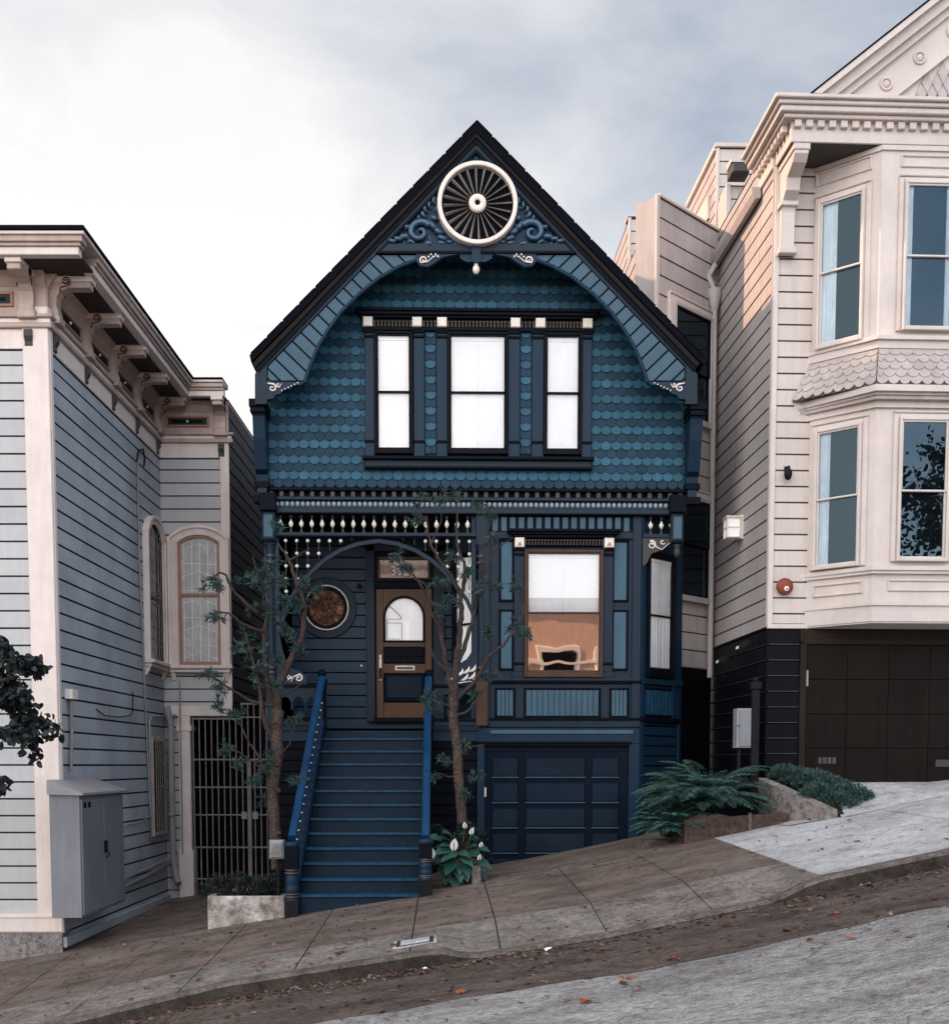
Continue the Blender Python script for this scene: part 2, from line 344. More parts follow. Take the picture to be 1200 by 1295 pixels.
# ---------------------------------------------------------------- ground
def G(X, Y):
    Yc = min(max(Y, 11.5), 16.6)
    Xc = max(min(X, 14), -16)
    return -1.75 + .155*(Xc+.43+.037*(Yc-11.5)) + .055*max(0, Xc-1.5) + .012*(Yc-11.5) - .085*max(0, -2-max(Xc, -6))*max(0, (16.4-Yc)/4.9)
def cut(X):     # lowered kerb in front of the garages
    a, b = -.12, 3.5
    t = min(1, max(0, (X-a)/.45))*min(1, max(0, (b-X)/.5)); return .105*t*t*(3-2*t)
def SW(X, Y): return G(X, Y) - cut(X)*min(1, max(0, (12.95-Y)/1.3))
def RD(X, Y): return G(X, 11.5) - .15 + .018*min(max(11.5-Y, 0), 6)
def sheet(mb, x0, x1, y0, y1, fn, nx, ny, m=0, dz=0, skirt=0):
    mb.add([(x0+(x1-x0)*i/nx, y0+(y1-y0)*j/ny, fn(x0+(x1-x0)*i/nx, y0+(y1-y0)*j/ny)+dz) for j in range(ny+1) for i in range(nx+1)],
           [(j*(nx+1)+i, j*(nx+1)+i+1, (j+1)*(nx+1)+i+1, (j+1)*(nx+1)+i) for j in range(ny) for i in range(nx)], m)
    if skirt:
        per = [(x0+(x1-x0)*i/nx, y0) for i in range(nx+1)]+[(x1, y0+(y1-y0)*j/ny) for j in range(1, ny+1)]+[(x1+(x0-x1)*i/nx, y1) for i in range(1, nx+1)]+[(x0, y1+(y0-y1)*j/ny) for j in range(1, ny)]
        n = len(per); mb.add([(x, y, fn(x, y)+dz) for x, y in per]+[(x, y, fn(x, y)+dz-skirt) for x, y in per],
                             [(i+n, (i+1)%n+n, (i+1)%n, i) for i in range(n)], m)
mb = MB()
def gz(X, Y): return (G(X, 11.5) if Y < 11.5 else G(X, Y)) - .35
xs = [-900, -16, -10, -5, 1.57, 5, 9, 14, 900]; ys = [-900, -30, -6, 11.5, 14, 16.6, 22, 60, 1500]
mb.add([(x, y, gz(x, y)) for y in ys for x in xs], [(j*9+i, j*9+i+1, (j+1)*9+i+1, (j+1)*9+i) for j in range(8) for i in range(8)])
mb.build('ground', M['earth'], kind='structure')
# street: worn concrete roadway plus brown asphalt strip along the kerb
mb = MB(); sheet(mb, -16, 14, -2.2, 9.8, RD, 60, 12); mb.build('road', M['street'], kind='structure')
mb = MB()
nx = 180
pts = []; 
for i in range(nx+1):
    x = -16+30*i/nx; e = 9.5+.05*math.sin(x*2.1)+.03*math.sin(x*7.3+1)+random.uniform(-.02, .02)
    for k in range(4):
        y = e+(11.52-e)*k/3; pts.append((x, y, RD(x, y)+.004))
mb.add(pts, [(i*4+k, i*4+4+k, i*4+5+k, i*4+1+k) for i in range(nx) for k in range(3)])
mb.build('road_gutter_strip', M['asphalt'], kind='structure')
# kerb
mb = MB(); n = 180
prof = []
for i in range(n+1):
    x = -16+30*i/n; t = SW(x, 11.5); r = RD(x, 11.5)
    prof += [(x, 11.50, r-.05), (x, 11.50, t-.03), (x, 11.53, t+.002), (x, 11.66, SW(x, 11.66)+.002), (x, 11.66, r-.05)]
mb.add(prof, [(i*5+k, i*5+5+k, i*5+6+k, i*5+1+k) for i in range(n) for k in (1,2,3)])
mb.add(prof, [(i*5, i*5+5, i*5+6, i*5+1) for i in range(n)], 1)
mb.build('kerb', [M['kerb'], M['kerbface']], kind='structure')
# sidewalk: slabs with open joints over a dark bed
mb = MB()
sheet(mb, -16, 14, 11.66, 16.75, SW, 120, 10, 3, -.018)
jx = [at(px, 1100, 16.4).x for px in (-600, -480, -360, -240, -120, 0, 105, 215, 320, 425, 530, 612, 708, 803, 900, 985)]
jx += [jx[-1]+1.05*k for k in range(1, 8)]
for a, b in zip(jx, jx[1:]):
    new = a > at(895, 1060, 16.4).x
    mb_m = 2 if new else 0
    sheet(mb, a+.007, b-.007, 12.98, 16.75, SW, 6, 6, mb_m, random.uniform(-.003, .003), .02)
    sheet(mb, a+.007, b-.007, 11.672, 12.965, SW, 8, 6, 2 if new else 1, random.uniform(-.003, .003), .02)
mb.build('sidewalk', [M['walk'], M['walk2'], M['walk3'], M['joint']], kind='structure')
# alley floor beside the left house and the yard in front of the blue house
def AL(X, Y): return G(X, 16.6) + .012*(Y-16.6) - .02
mb = MB(); sheet(mb, -6, 4.3, 16.75, 24, AL, 10, 6); mb.build('path', M['walk'], kind='structure')
# steep driveway of the right-hand garage
RC = at(968, 900, 17.3)      # front corner of the right house
gzr = at(1100, 990, 17.3).z
mb = MB()
x0 = RC.x+.55; n = 16
rows = []
for j in range(9):
    for i in range(n+1):
        x = x0+7*i/n; y = 15.6+(17.35-15.6)*j/8; t = j/8
        rows.append((x, y, (1-t)*SW(x, 15.6)+t*max(gzr, SW(x, 15.6))+.006))
mb.add(rows, [(j*(n+1)+i, j*(n+1)+i+1, (j+1)*(n+1)+i+1, (j+1)*(n+1)+i) for j in range(8) for i in range(n)])
mb.build('driveway', M['walk3'], kind='structure')
# opposite pavement behind the camera
mb = MB(); sheet(mb, -16, 14, -6, -2.2, lambda x, y: G(x, 11.5), 20, 3, 0, .02, .2); mb.build('opposite_sidewalk', M['walk'], kind='structure')

# ---------------------------------------------------------------- BLUE HOUSE
Y0 = 18.8
FR = Fr(0, Y0); FU = FR; FB = Fr(0, Y0-.55); FP = Fr(0, Y0+1.5)
base = at(600, 1120, Y0)
BH = thing('blue_house', 'dark blue Victorian house with steep gable and fish-scale shingles', 'house', (base.x, Y0, base.z))
U, Z = FR.u, FR.z
zg = G(1, 16.5)-.6
mx_ = lambda p: [(1204-x, y) for x, y in p][::-1]
# body
mb = MB(FR)
xl, xr = U(334), U(871)
zE = Z(640)
mb.prism([(xl, zE), (xr, zE), (xr, Z(452)), (U(602), Z(176)), (xl, Z(452))], .02, 11)
mb.box(xl, U(353), .02, 11, zg, zE)            # left side wall with porch cheek
mb.box(U(352), U(572), 1.52, 11, zg, zE)       # behind the porch
mb.build('wall', M['trim'], BH)
# upper gable shingles
mb = MB(FU)
def scale_tile(mb, uc, w, zb, h, m, v=-.0, extra=0):
    r = w/2*.96; k = 8; pts = []
    top = zb+h*2.1
    ring = [(uc-r, top)] + [(uc-r*math.cos(math.pi*i/k), zb+r*.78-r*.78*math.sin(math.pi*i/k)**.9) for i in range(k+1)] + [(uc+r, top)]
    def vv(z): t = (top-z)/(top-zb); return v-.004-.034*t+random.uniform(-.001, .001)
    j = random.uniform(-.002, .002)
    f = [(a, vv(b)+j, b) for a, b in ring]; bk = [(a, vb+.011, b) for a, vb, b in f]
    n = len(f); mb.add(f+bk, [tuple(range(n))]+[(i, i+n, i+1+n, i+1) for i in range(1, n-2)], m)
row = 9.83; tw = (U(1000)-U(1000-12.9))
y = 618; ri = 0
while y > 200:
    zb = Z(y); h = Z(y-row)-Z(y)
    half = min(264, (y-178)*.87)
    ul, ur = U(602-half), U(602+half)
    flare = 0
    light = ri % 2 == 1
    k = math.ceil((ul-U(602))/tw); off = .5 if ri % 2 else 0
    while U(602)+(k+off)*tw < ur:
        uc = U(602)+(k+off)*tw
        inwin = U(466) < uc < U(743) and Z(583) < zb+h < Z(412)
        strip = U(534) < uc < U(556) or U(650) < uc < U(672)
        if not inwin: scale_tile(mb, uc, tw, zb+random.uniform(-.002, .002), h, 0 if light else 1, flare)
        k += 1
    y -= row; ri += 1
for cx in (545, 664):
    y = 575; ri = 0
    while y > 412:
        h = Z(y-row)-Z(y); uc = U(cx)
        if ri % 2: scale_tile(mb, uc, tw*1.06, Z(y), h, 0, -.008)
        else:
            scale_tile(mb, uc-tw*.27, tw*.53, Z(y), h, 1, -.008); scale_tile(mb, uc+tw*.27, tw*.53, Z(y), h, 1, -.008)
        y -= row; ri += 1
mb.build('shingle_siding', [M['scale_light'], M['scale_dark']], BH)
# roof
mb = MB(FR)
ap, el, er = FB.hit(603, 157), FB.hit(317, 452), FB.hit(889, 455)
th = .105
mb.prism([ap, el, (el[0]+.02, el[1]-th*.9), (ap[0], ap[1]-th*1.45), (er[0]-.02, er[1]-th*.9), er], -.66, 11.2)
# courses of roofing lap visible at the rake
for side, e in ((-1, el), (1, er)):
    for k in range(14):
        t0, t1 = k/14, (k+.92)/14
        a = (ap[0]+(e[0]-ap[0])*t0, ap[1]+(e[1]-ap[1])*t0); b = (ap[0]+(e[0]-ap[0])*t1, ap[1]+(e[1]-ap[1])*t1)
        mb.prism([(a[0], a[1]+.002), (b[0], b[1]+.002), (b[0], b[1]+.012), (a[0], a[1]+.006)], -.675, 11.2)
mb.build('roof', M['roofing'], BH)
# bargeboards and arched gable screen
mb = MB(FB)
for mir in (0, 1):
    g = (lambda p: mx_(p)) if mir else (lambda p: p)
    mb.P(g([(602,172),(602,177),(325,466),(321,462)]), -.10, .3, 1)         # brown crown mould
    mb.P(g([(602,178),(602,184),(327,472),(325,467)]), -.075, .3, 2)
    mb.P(g([(602,184),(602,192),(476,322),(338,464),(338,512),(323,512),(323,474)]), -.05, .06, 0)
    mb.P(g([(602,190),(602,195),(482,319),(475,322)]), -.062, .0, 2)
mb.P([(476,310),(728,310),(728,321),(476,321)], -.056, .05, 0)
mb.P([(478,319.5),(726,319.5),(726,322.5),(478,322.5)], -.075, .05, 2)
mb.build('bargeboard', [M['trim2'], M['bargebrown'], M['dark']], BH)
mb = MB(FB); mb.P([(602,188),(486,312),(718,312)], -.0, .06); mb.build('gable_panel', M['trim'], BH)
arc = [(386,484),(389,473),(393,462),(402,440),(415,418),(432,395),(455,372),(480,352),(505,338),(530,328),(548,322)]
def arc_y(x):
    for (a, b), (c, d) in zip(arc, arc[1:]):
        if a <= x <= c: return b+(d-b)*(x-a)/(c-a)
    return 322 if x > 548 else 484
for mir in (0, 1):
    g = (lambda p: mx_(p)) if mir else (lambda p: p)
    mb = MB(FB)
    mb.P(g([(337,484),(337,465),(476,321),(549,321)]+arc[::-1]), -.015, .03, 1)
    # light battens between dark gaps, perpendicular to the rake
    t = 0; L_ = 15.5
    d = (139/200., -144/200.); nrm = (144/200., 139/200.)
    def inside(x, y):
        # right/below the rake line, above the arch
        if (x-337)*nrm[0]+(y-465)*nrm[1] < 1.5: return False
        if x < 339: return False
        if y > (arc_y(x)-2.5 if x > 386 else 482) or y < 323.5: return False
        return True
    k = -8
    while k < 24:
        s0 = k*L_+1.2; s1 = (k+1)*L_-1.2
        # polygon of the batten by marching along the perpendicular
        def span(s):
            a = b = None
            for q in range(0, 240):
                x = 337+d[0]*s+nrm[0]*q*.5; y = 465+d[1]*s+nrm[1]*q*.5
                if inside(x, y):
                    if a is None: a = (x, y)
                    b = (x, y)
            return a, b
        sp = [span(s0+(s1-s0)*i/4) for i in range(5)]
        sp = [x for x in sp if x[0] is not None and (abs(x[0][0]-x[1][0])+abs(x[0][1]-x[1][1])) > 1]
        if len(sp) > 1:
            poly = [a for a, b in sp]+[b for a, b in sp[::-1]]
            mb.P(g(poly), -.032, -.01, 0)
        k += 1
    mb.build('batten_panel', [M['panel'], M['dark']], BH)
    # rounded lip following the arch
    mb = MB(FB)
    pl = [(FB.hit(*p)[0], -.03, FB.hit(*p)[1]) for p in g(arc)]
    mb.tube(pl, .028, 6); mb.build('arch_moulding', M['trim'], BH)
    # foot block under the screen
    mb = MB(FB)
    mb.P(g([(323,484),(386,484),(380,488),(372,488),(367,493),(359,493),(355,499),(349,500),(346,505),(338,506),(338,512),(323,512)]), -.045, .05)
    mb.build('screen_foot', M['trim'], BH)
    mb = MB(FB)
    def scroll(mb, cx, cy, r, turns, tail, v, rad0, sx=1, start=0):
        pts = []; rs = []
        n = int(turns*16)
        for i in range(n+1):
            f = i/n; a = start+turns*2*math.pi*f; rr = r*(.12+.88*f)
            pts.append((cx+sx*rr*math.cos(a), cy-rr*math.sin(a))); rs.append(rad0*(.5+.5*f))
        for i, p in enumerate(tail): pts.append((cx+sx*p[0], cy+p[1])); rs.append(rad0*(1-.8*(i+1)/len(tail)))
        P3 = [(mb.fr.hit(*p)[0], v, mb.fr.hit(*p)[1]) for p in pts]; mb.tube(P3, rs, 6)
    sx = -1 if mir else 1; c = lambda x: 1204-x if mir else x
    scroll(mb, c(345), 492, 5.2, 1.25, [(-6,-6),(-4,-9)], -.055, .014, sx)
    scroll(mb, c(353), 488, 3.2, .8, [(4,-2)], -.055, .012, sx)
    for k in range(6): 
        q = FB.hit(c(357+k*4), 495-k*1.9); mb.ball((q[0], -.05, q[1]), .012)
    mb.build('white_scroll', M['cream'], BH)
    # scroll bracket at the crown of the arch
    mb = MB(FB); mb.P(g([(526,323),(556,323),(580,323),(560,327),(550,334),(541,339),(531,338),(526,331)]), -.06, .03)
    mb.build('collar_bracket', M['trim'], BH)
    mb = MB(FB); scroll(mb, c(536), 331, 5, 1.3, [(5,2),(12,-4),(19,-6)], -.07, .013, sx, 2)
    for k in range(5):
        q = FB.hit(c(542+k*3), 327-(k % 2)*3); mb.ball((q[0], -.07, q[1]), .014)
    mb.build('white_scroll', M['cream'], BH)
    mb = MB(FB); mb.P(g([(580,322),(600,322),(600,331),(594,333),(588,331),(583,328)]), -.05, .03); 
    for k in range(6):
        q = FB.hit(c(583+k*3.2), 328+math.sin(k*.6)*4); mb.ball((q[0], -.055, q[1]), .011, 1)
    mb.build('collar_drop', [M['trim'], M['panel']], BH)
    # carved leaf scrolls in the triangular panel
    mb = MB(FB)
    def hh(x, y): q = FB.hit(c(x), y); return q
    pts = []; rs = []
    for i in range(34):
        f = i/33; a = 1.2+f*2.4*math.pi; r = 2+13.5*f
        q = hh(531-r*math.cos(a), 295-r*math.sin(a)*.95); pts.append((q[0], -.03-.03*(1-f), q[1])); rs.append(.022+.03*f)
    mb.tube(pts, rs, 8)
    for (x, y, dx, dy, w) in [(545,284,10,6,.05),(552,292,10,3,.05),(556,300,12,2,.045),(548,276,6,2,.04),(514,300,-8,6,.045),(506,303,-8,5,.04),(498,306,-7,3,.035),
                              (518,288,-6,4,.035),(540,308,8,0,.035),(556,307,9,0,.03),(566,306,8,0,.03),(523,308,-8,0,.03),(543,256,3,10,.028),(549,250,3,11,.028),(537,262,4,8,.03),(534,270,6,6,.035),
                              (553,262,1,9,.024),(529,274,4,5,.026),(574,309,6,0,.022)]:
        a = hh(x, y); b = hh(x+dx, y+dy); m_ = hh(x+dx*.5-dy*.25, y+dy*.5+dx*.25)
        mb.tube([(a[0], -.02, a[1]), (m_[0], -.055, m_[1]), (b[0], -.012, b[1])], [w, w*.85, w*.25], 7)
    for k in range(26):
        x = random.uniform(492, 572); y = random.uniform(242, 307)
        if y < 192+(602-x)*1.03+8 or (x-603)**2+(y-262)**2 < 54**2: continue
        a = hh(x, y); b = hh(x+random.uniform(-5, 5), y+random.uniform(3, 8)); mb.tube([(a[0], -.005, a[1]), (b[0], -.02, b[1])], [.02, .006], 6)
    mb.build('carved_scroll', M['carve'], BH)
mb = MB(FB)
for (x, y, dx) in [(602,200,0),(596,204,-3),(608,204,3),(590,209,-4),(614,209,4),(602,207,0),(584,211,-3),(620,211,3)]:
    a = FB.hit(x, y-3); b = FB.hit(x+dx, y+5); mb.tube([(a[0], -.01, a[1]), (b[0], -.04, b[1])], [.012, .035], 7)
mb.build('carved_leaf', M['carve'], BH)
# pendant
mb = MB(FB); q = FB.u(602)
mb.box(q-.06, q+.06, -.09, .05, FB.z(334), FB.z(312))
mb.build('pendant_block', M['trim'], BH)
mb = MB(FB); z1 = FB.z(334)
mb.lathe([(.03,0),(.03,-.03),(.045,-.05),(.05,-.09),(.035,-.125),(.01,-.14)], q, -.02, z1, 12); mb.build('pendant_drop', M['cream'], BH)
# round fan ornament
fan_c = FB.hit(603.5, 262); px1 = FB.u(604)-FB.u(603)
mb = MB(FB); mb.ring(fan_c[0], fan_c[1], 44*px1, 49.3*px1, -.17, .02, 0, 64)
fan = mb.build('round_louvre', M['cream'], BH)
mb = MB(FB); mb.disc(fan_c[0], fan_c[1], 44*px1, -.055, 0, 48); mb.build('backing', M['black'], fan)
mb = MB(FB)
for k in range(24):
    a = 2*math.pi*(k+.2)/24
    def pt(r, da, v): return (fan_c[0]+r*px1*math.cos(a+da), v, fan_c[1]+r*px1*math.sin(a+da))
    mb.add([pt(9,-.05,-.10), pt(42,-.035,-.12), pt(42,.035,-.09), pt(9,.05,-.08), pt(9,0,-.115), pt(42,0,-.14)], [(0,1,5,4),(4,5,2,3)], 0)
mb.build('fan_blade_set', M['fan'], fan)
mb = MB(FB); mb.lathe([(.12,-.10),(.12,-.15),(.10,-.165),(.04,-.165),(.035,-.14)], fan_c[0], 0, fan_c[1], 24, 0, 'v'); mb.build('hub', M['cream'], fan)
mb = MB(FB); mb.disc(fan_c[0], fan_c[1], .035, -.1665, 0, 16); mb.build('hub_hole', M['black'], fan)
# corner consoles under the screen
for mir in (0, 1):
    c = (lambda x: 1206-x) if mir else (lambda x: x)
    mb = MB(FR); u0, u1 = sorted((U(c(327)), U(c(342))))
    zt, zb = FB.z(506), Z(618)
    mb.side([(-.50, zt), (-.50, zt-.12), (-.44, zt-.2), (-.38, zt-.5), (-.26, zt-.9), (-.16, zb+.15), (-.14, zb), (.02, zb), (.02, zt)], u0, u1)
    mb.box(u0-.03, u1+.03, -.56, .02, zt-.10, zt, 1); mb.box(u0-.02, u1+.02, -.53, .02, zt-.17, zt-.13, 1)
    mb.box(u0-.02, u1+.02, -.2, .02, zb-.03, zb+.05, 1)
    mb.box(u0+.02, u1-.02, -.17, .02, zb-.14, zb-.03, 0); mb.box(u0-.03, u1+.03, -.2, .02, zb-.24, zb-.14, 1)
    mb.build('corner_console', [M['trim'], M['dark']], BH)
# soffit between wall and screen sides
mb = MB(FR)
# ----- upper triple window
mb = MB(FR)
mb.R(463, 404, 746, 589, -.003, .02, 0)                 # backboard
mb.build('window_surround', M['trim'], BH)
mb = MB(FR)
mb.R(453, 395, 755, 399, -.20, 0); mb.R(456, 399, 752, 403, -.17, 0); mb.R(459, 402.5, 749, 406, -.13, 0)
mb.R(461, 417, 748, 421, -.10, 0)
mb.build('window_hood', M['dark'], BH)
mb = MB(FR)
for a, b in ((473.5, 522.5), (534.5, 553.5), (565.5, 644.5), (656.5, 675.5), (687.5, 734)):
    mb.R(a, 406, b, 417, -.075, 0, 1)
    n = max(2, round((b-a)/4.3))
    for k in range(n):
        x = a+(k+.5)*(b-a)/n; q = FR.hit(x, 411.5); mb.ball((U(x), -.085, Z(410)), .022, 0, 8); 
        mb.R(x-.8, 411, x+.8, 416.5, -.095, -.07, 0)
mb.build('bead_moulding', [M['bronze'], M['dark']], BH)
blk = None
for a in (461.5, 522.5, 553.5, 644.5, 675.5, 734):
    mb = MB(FR); mb.R(a, 405.5, a+12, 417.5, -.155, -.02, 0, .012); mb.build('corner_block', M['cream'], BH)
mb = MB(FR)
for a, b in ((463, 475), (524, 537.5), (552.5, 566), (642, 656.5), (671.5, 686), (734, 746)):
    mb.R(a, 421, b, 585, -.075, 0); mb.R(a-.5, 421, b+.5, 424, -.105, 0, 1); mb.R(a-.5, 427, b+.5, 430, -.1, 0, 1); mb.R(a-.5, 559, b+.5, 562, -.1, 0, 1)
mb.build('pilaster', [M['trim'], M['dark']], BH)
mb = MB(FR); mb.R(460, 580, 749, 584, -.16, 0, 1); mb.R(463, 584, 746, 592, -.09, 0, 0); mb.R(462, 592, 747, 595, -.12, 0, 1)
mb.build('window_sill', [M['trim2'], M['dark']], BH)
def sash_window(parent, fr, x0, y0, x1, y1, ymid, fm, sm, v=-.05, fw_=3.5, shade='shade', gl='g_clear', rx=None, low=None, bottom=6, cur=None):
    """double-hung window: frame > sash, shade, pane"""
    u = fr.u; z = lambda y: fr.z(y, rx)
    o = [u(x0), u(x1), z(y1), z(y0)]
    pxu = (u(x1)-u(x0))/(x1-x0); f = fw_*pxu; bt = bottom*pxu
    mb = MB(fr)
    mb.bev(o[0], o[0]+f, v-.05, .0, o[2], o[3]); mb.bev(o[1]-f, o[1], v-.05, .0, o[2], o[3])
    mb.bev(o[0]+f, o[1]-f, v-.047, .0, o[3]-f, o[3]); mb.bev(o[0]+f, o[1]-f, v-.047, .0, o[2], o[2]+bt)
    w = mb.build('window', fm, parent)
    i0, i1, j0, j1 = o[0]+f, o[1]-f, o[2]+bt, o[3]-f; zm = z(ymid); s = max(.022, f*.45)
    for k, (a, b, vv) in enumerate(((zm-.012, j1, v-.012), (j0, zm+.012, v+.010))):
        mb = MB(fr); mb.bev(i0, i0+s, vv-.018, vv+.014, a, b, .004); mb.bev(i1-s, i1, vv-.018, vv+.014, a, b, .004)
        mb.bev(i0+s, i1-s, vv-.016, vv+.014, a, a+s*1.1, .004); mb.bev(i0+s, i1-s, vv-.016, vv+.014, b-s*1.1, b, .004)
        mb.build('sash', sm, w)
    mb = MB(fr)
    for k, (a, b, vv) in enumerate(((zm, j1, v-.006), (j0, zm, v+.016))):
        g_ = 1 if (k == 1 and low) else 0
        mb.add([(i0+s*.5, vv, a), (i1-s*.5, vv, a), (i1-s*.5, vv, b), (i0+s*.5, vv, b)], [(0,1,2,3)], g_)
    mb.build('pane', [M[gl], M[low or gl]], w)
    mb = MB(fr); mb.add([(i0, -.004, j0), (i1, -.004, j0), (i1, -.004, j1), (i0, -.004, j1)], [(0,1,2,3)]); mb.build('dark_room', M['black'], w)
    if shade:
        a = j0 if not low else zm-.02
        mb = MB(fr); n = 24
        P_ = []
        for i in range(n+1):
            uu = i0+(i1-i0)*i/n; vv = -.012+.003*math.sin(i*1.9)
            P_ += [(uu, vv, a), (uu, vv-.001, j1)]
        mb.add(P_, [(2*i, 2*i+2, 2*i+3, 2*i+1) for i in range(n)], 0, True)
        mb.box(i0+.01, i1-.01, -.03, -.016, j1-.07, j1, 0); mb.box(i0+.02, i1-.02, -.019, -.012, a+.03, a+.036, 1); mb.box((i0+i1)/2-.002, (i0+i1)/2+.002, -.018, -.012, a+.04, j1-.07, 2) if i1-i0 > .5 else None; mb.ball(((i0+i1)/2, -.022, a+.09), .006, 1, 6)
        mb.build('roller_shade', [M[shade], M['galv'], M['lace']], w)
    if cur:
        for (f0, f1) in cur:
            mb = MB(fr); n = 48; P_ = []
            for i in range(n+1):
                t = f0+(f1-f0)*i/n; uu = i0+(i1-i0)*t; vv = -.022+.013*math.sin(i*.9+.5*math.sin(i*.31)); sw_ = .02*(f1-f0)*math.sin(i*.25)
                P_ += [(uu+sw_, vv, j0), (uu, vv, j1)]
            mb.add(P_, [(2*i, 2*i+2, 2*i+3, 2*i+1) for i in range(n)], 0, True); mb.build('curtain', M['curtain'], w)
    return w
for a, b in ((475, 523), (566, 642), (686, 734)):
    sash_window(BH, FR, a, 422, b, 576, 498, M['sash'], M['sash'], -.06, 3.2, bottom=6, shade='shadef')
# ----- entablature
mb = MB(FR)
mb.R(341, 622, 862, 634, -.02, .3, 1)
n = 41
for k in range(n):
    x = 345+k*(858-345)/(n-1); mb.R(x-2.6, 624, x+2.6, 631, -.10, .0, 2)
mb.R(338, 619.5, 866, 623.5, -.13, .2, 1)
mb.R(338, 631, 866, 635, -.12, .2, 0); mb.R(341, 635, 862, 645, -.06, .25, 0); mb.R(338, 645, 866, 651, -.10, .25, 0); mb.R(339, 650.5, 865, 652.5, -.115, .1, 1)
mb.build('entablature', [M['trim2'], M['dark'], M['greybr']], BH)
mb = MB(FR)
n = 80
for k in range(n):
    x = 345+k*(860-345)/(n-1); mb.ball((U(x), -.06, Z(639.5)), .031, 0, 8, 1.3)
mb.build('egg_moulding', M['egg'], BH)
# end blocks of the entablature and porch posts
for c0, c1 in ((333, 350), (846, 862)):
    mb = MB(FR); mb.R(c0-2, 628, c1+2, 650, -.22, .1, 1); mb.R(c0, 650, c1, 687, -.17, .02, 0, .03)
    mb.R(c0+2.5, 655, c1-2.5, 683, -.18, -.1, 2, .01)
    mb.build('frieze_block', [M['trim2'], M['dark'], M['panel']], BH)
mb = MB(FR); q = (U(855)); mb.lathe([(.05,0),(.05,-.03),(.03,-.05),(.045,-.08),(.05,-.12),(.03,-.16),(.01,-.18)], q, -.07, Z(689), 12); mb.build('pendant_drop', M['greybr'], BH)
# spindles
zt, zb_ = Z(653.5), Z(675.5); hs = zt-zb_
def spindle_mb(fr, u, v, zb_, hs):
    mb = MB(fr)
    mb.lathe([(.026,0),(.026,.02),(.012,.03),(.020,.045),(.010,.06),(.010,.10*hs/.26)], u, v, zb_, 8, 1)
    z0 = zb_+.085*hs/.26; mb.lathe([(.010,0),(.026,.02),(.034,.045),(.030,.07),(.012,.095),(.012,.11)], u, v, z0, 10, 0)
    mb.lathe([(.010,.10),(.010,.13),(.022,.14),(.012,.155),(.03,.165),(.03,hs-.085*hs/.26)], u, v, z0, 8, 1)
    return mb
s0 = None
us = [U(355.5+k*13.1) for k in range(19)]+[U(822), U(835.5), U(848)]
for u_ in us:
    if s0 is None:
        s0 = spindle_mb(FR, u_, -.02, zb_, hs).build('spindle', [M['bead'], M['greybr']], BH); ub = u_
    else: inst(s0, BH, (u_-ub, 0, 0))
mb = MB(FR); mb.R(350, 675, 604, 679.5, -.07, .03, 0); mb.R(350, 679.5, 604, 681, -.05, .01, 1)
mb.R(812, 675, 850, 680, -.07, .03, 0); mb.build('frieze_rail', [M['trim2'], M['dark']], BH)
# dark ceiling of the porch
mb = MB(FR); mb.box(U(351), U(606), .06, 1.5, Z(655), Z(648)); mb.build('porch_ceiling', M['dark'], BH)
# corner fretwork bracket (right)
mb = MB(FR)
mb.P([(812,681),(858,681),(858,684),(846,688),(838,692),(832,698),(824,700),(820,706),(818,712),(814,716),(812,716)], -.05, -.02, 0)
mb.build('fretwork_bracket', M['greybr'], BH)
def scr(mb, cx, cy, r, turns, tail, v, r0, sx=1, st=0):
    pts = []; rs = []; n = int(turns*16)
    for i in range(n+1):
        f = i/n; a = st+turns*2*math.pi*f; rr = r*(.12+.88*f)
        pts.append((cx+sx*rr*math.cos(a), cy-rr*math.sin(a))); rs.append(r0*(.6+.4*f))
    for i, p in enumerate(tail): pts.append((cx+sx*p[0], cy+p[1])); rs.append(r0*(1-.7*(i+1)/len(tail)))
    mb.tube([(mb.fr.hit(*p)[0], v, mb.fr.hit(*p)[1]) for p in pts], rs, 6)
mb = MB(FR); scr(mb, 823, 690, 6, 1.3, [(7,3),(13,6),(20,0),(25,-4)], -.055, .013); scr(mb, 837, 686, 3.5, .9, [(2,4)], -.055, .011)
mb.build('white_scroll', M['bead'], BH)
# porch arch and hanging beads
arch = [(353,800),(357,775),(365,757),(377,740),(392,722),(410,706),(430,694),(452,686),(478,682),(504,686),(526,694),(546,706),(564,722),(580,741),(592,757),(600,775),(604,800)]
mb = MB(FR)
pl = [FR.hit(*p) for p in arch]
w = .055
inner = []
cx, cz = U(478), Z(760)
for i, p in enumerate(pl):
    a = pl[max(i-1, 0)]; b = pl[min(i+1, len(pl)-1)]; t = Vector((b[0]-a[0], b[1]-a[1])).normalized(); nrm_ = Vector((t.y, -t.x))
    inner.append((p[0]+nrm_.x*w, p[1]+nrm_.y*w))
for i in range(len(pl)-1):
    mb.prism([pl[i], pl[i+1], inner[i+1], inner[i]], -.04, .03)
mb.build('porch_arch', M['trim2'], BH)
def arch_y(x):
    for (a, b), (c_, d_) in zip(arch, arch[1:]):
        if a <= x <= c_: return b+(d_-b)*(x-a)/(c_-a)
for x in [361.5+k*13.9 for k in range(8)]+[1204-(361.5+k*13.9)-250+1 for k in range(8)]:
    if x > 600 or x < 355: continue
    lim = arch_y(x)-4
    ytop = 681; mb = MB(FR); mb.tube([(U(x), -.005, Z(ytop)), (U(x), -.005, Z(lim))], .007, 5, 1)
    y = ytop+4+(0 if int(x) % 2 else 5)
    while y < lim-2:
        mb.ball((U(x), -.005, Z(y)), .027, 0, 10); y += 16
    mb.build('bead_drop', [M['bead'], M['greybr']], BH)
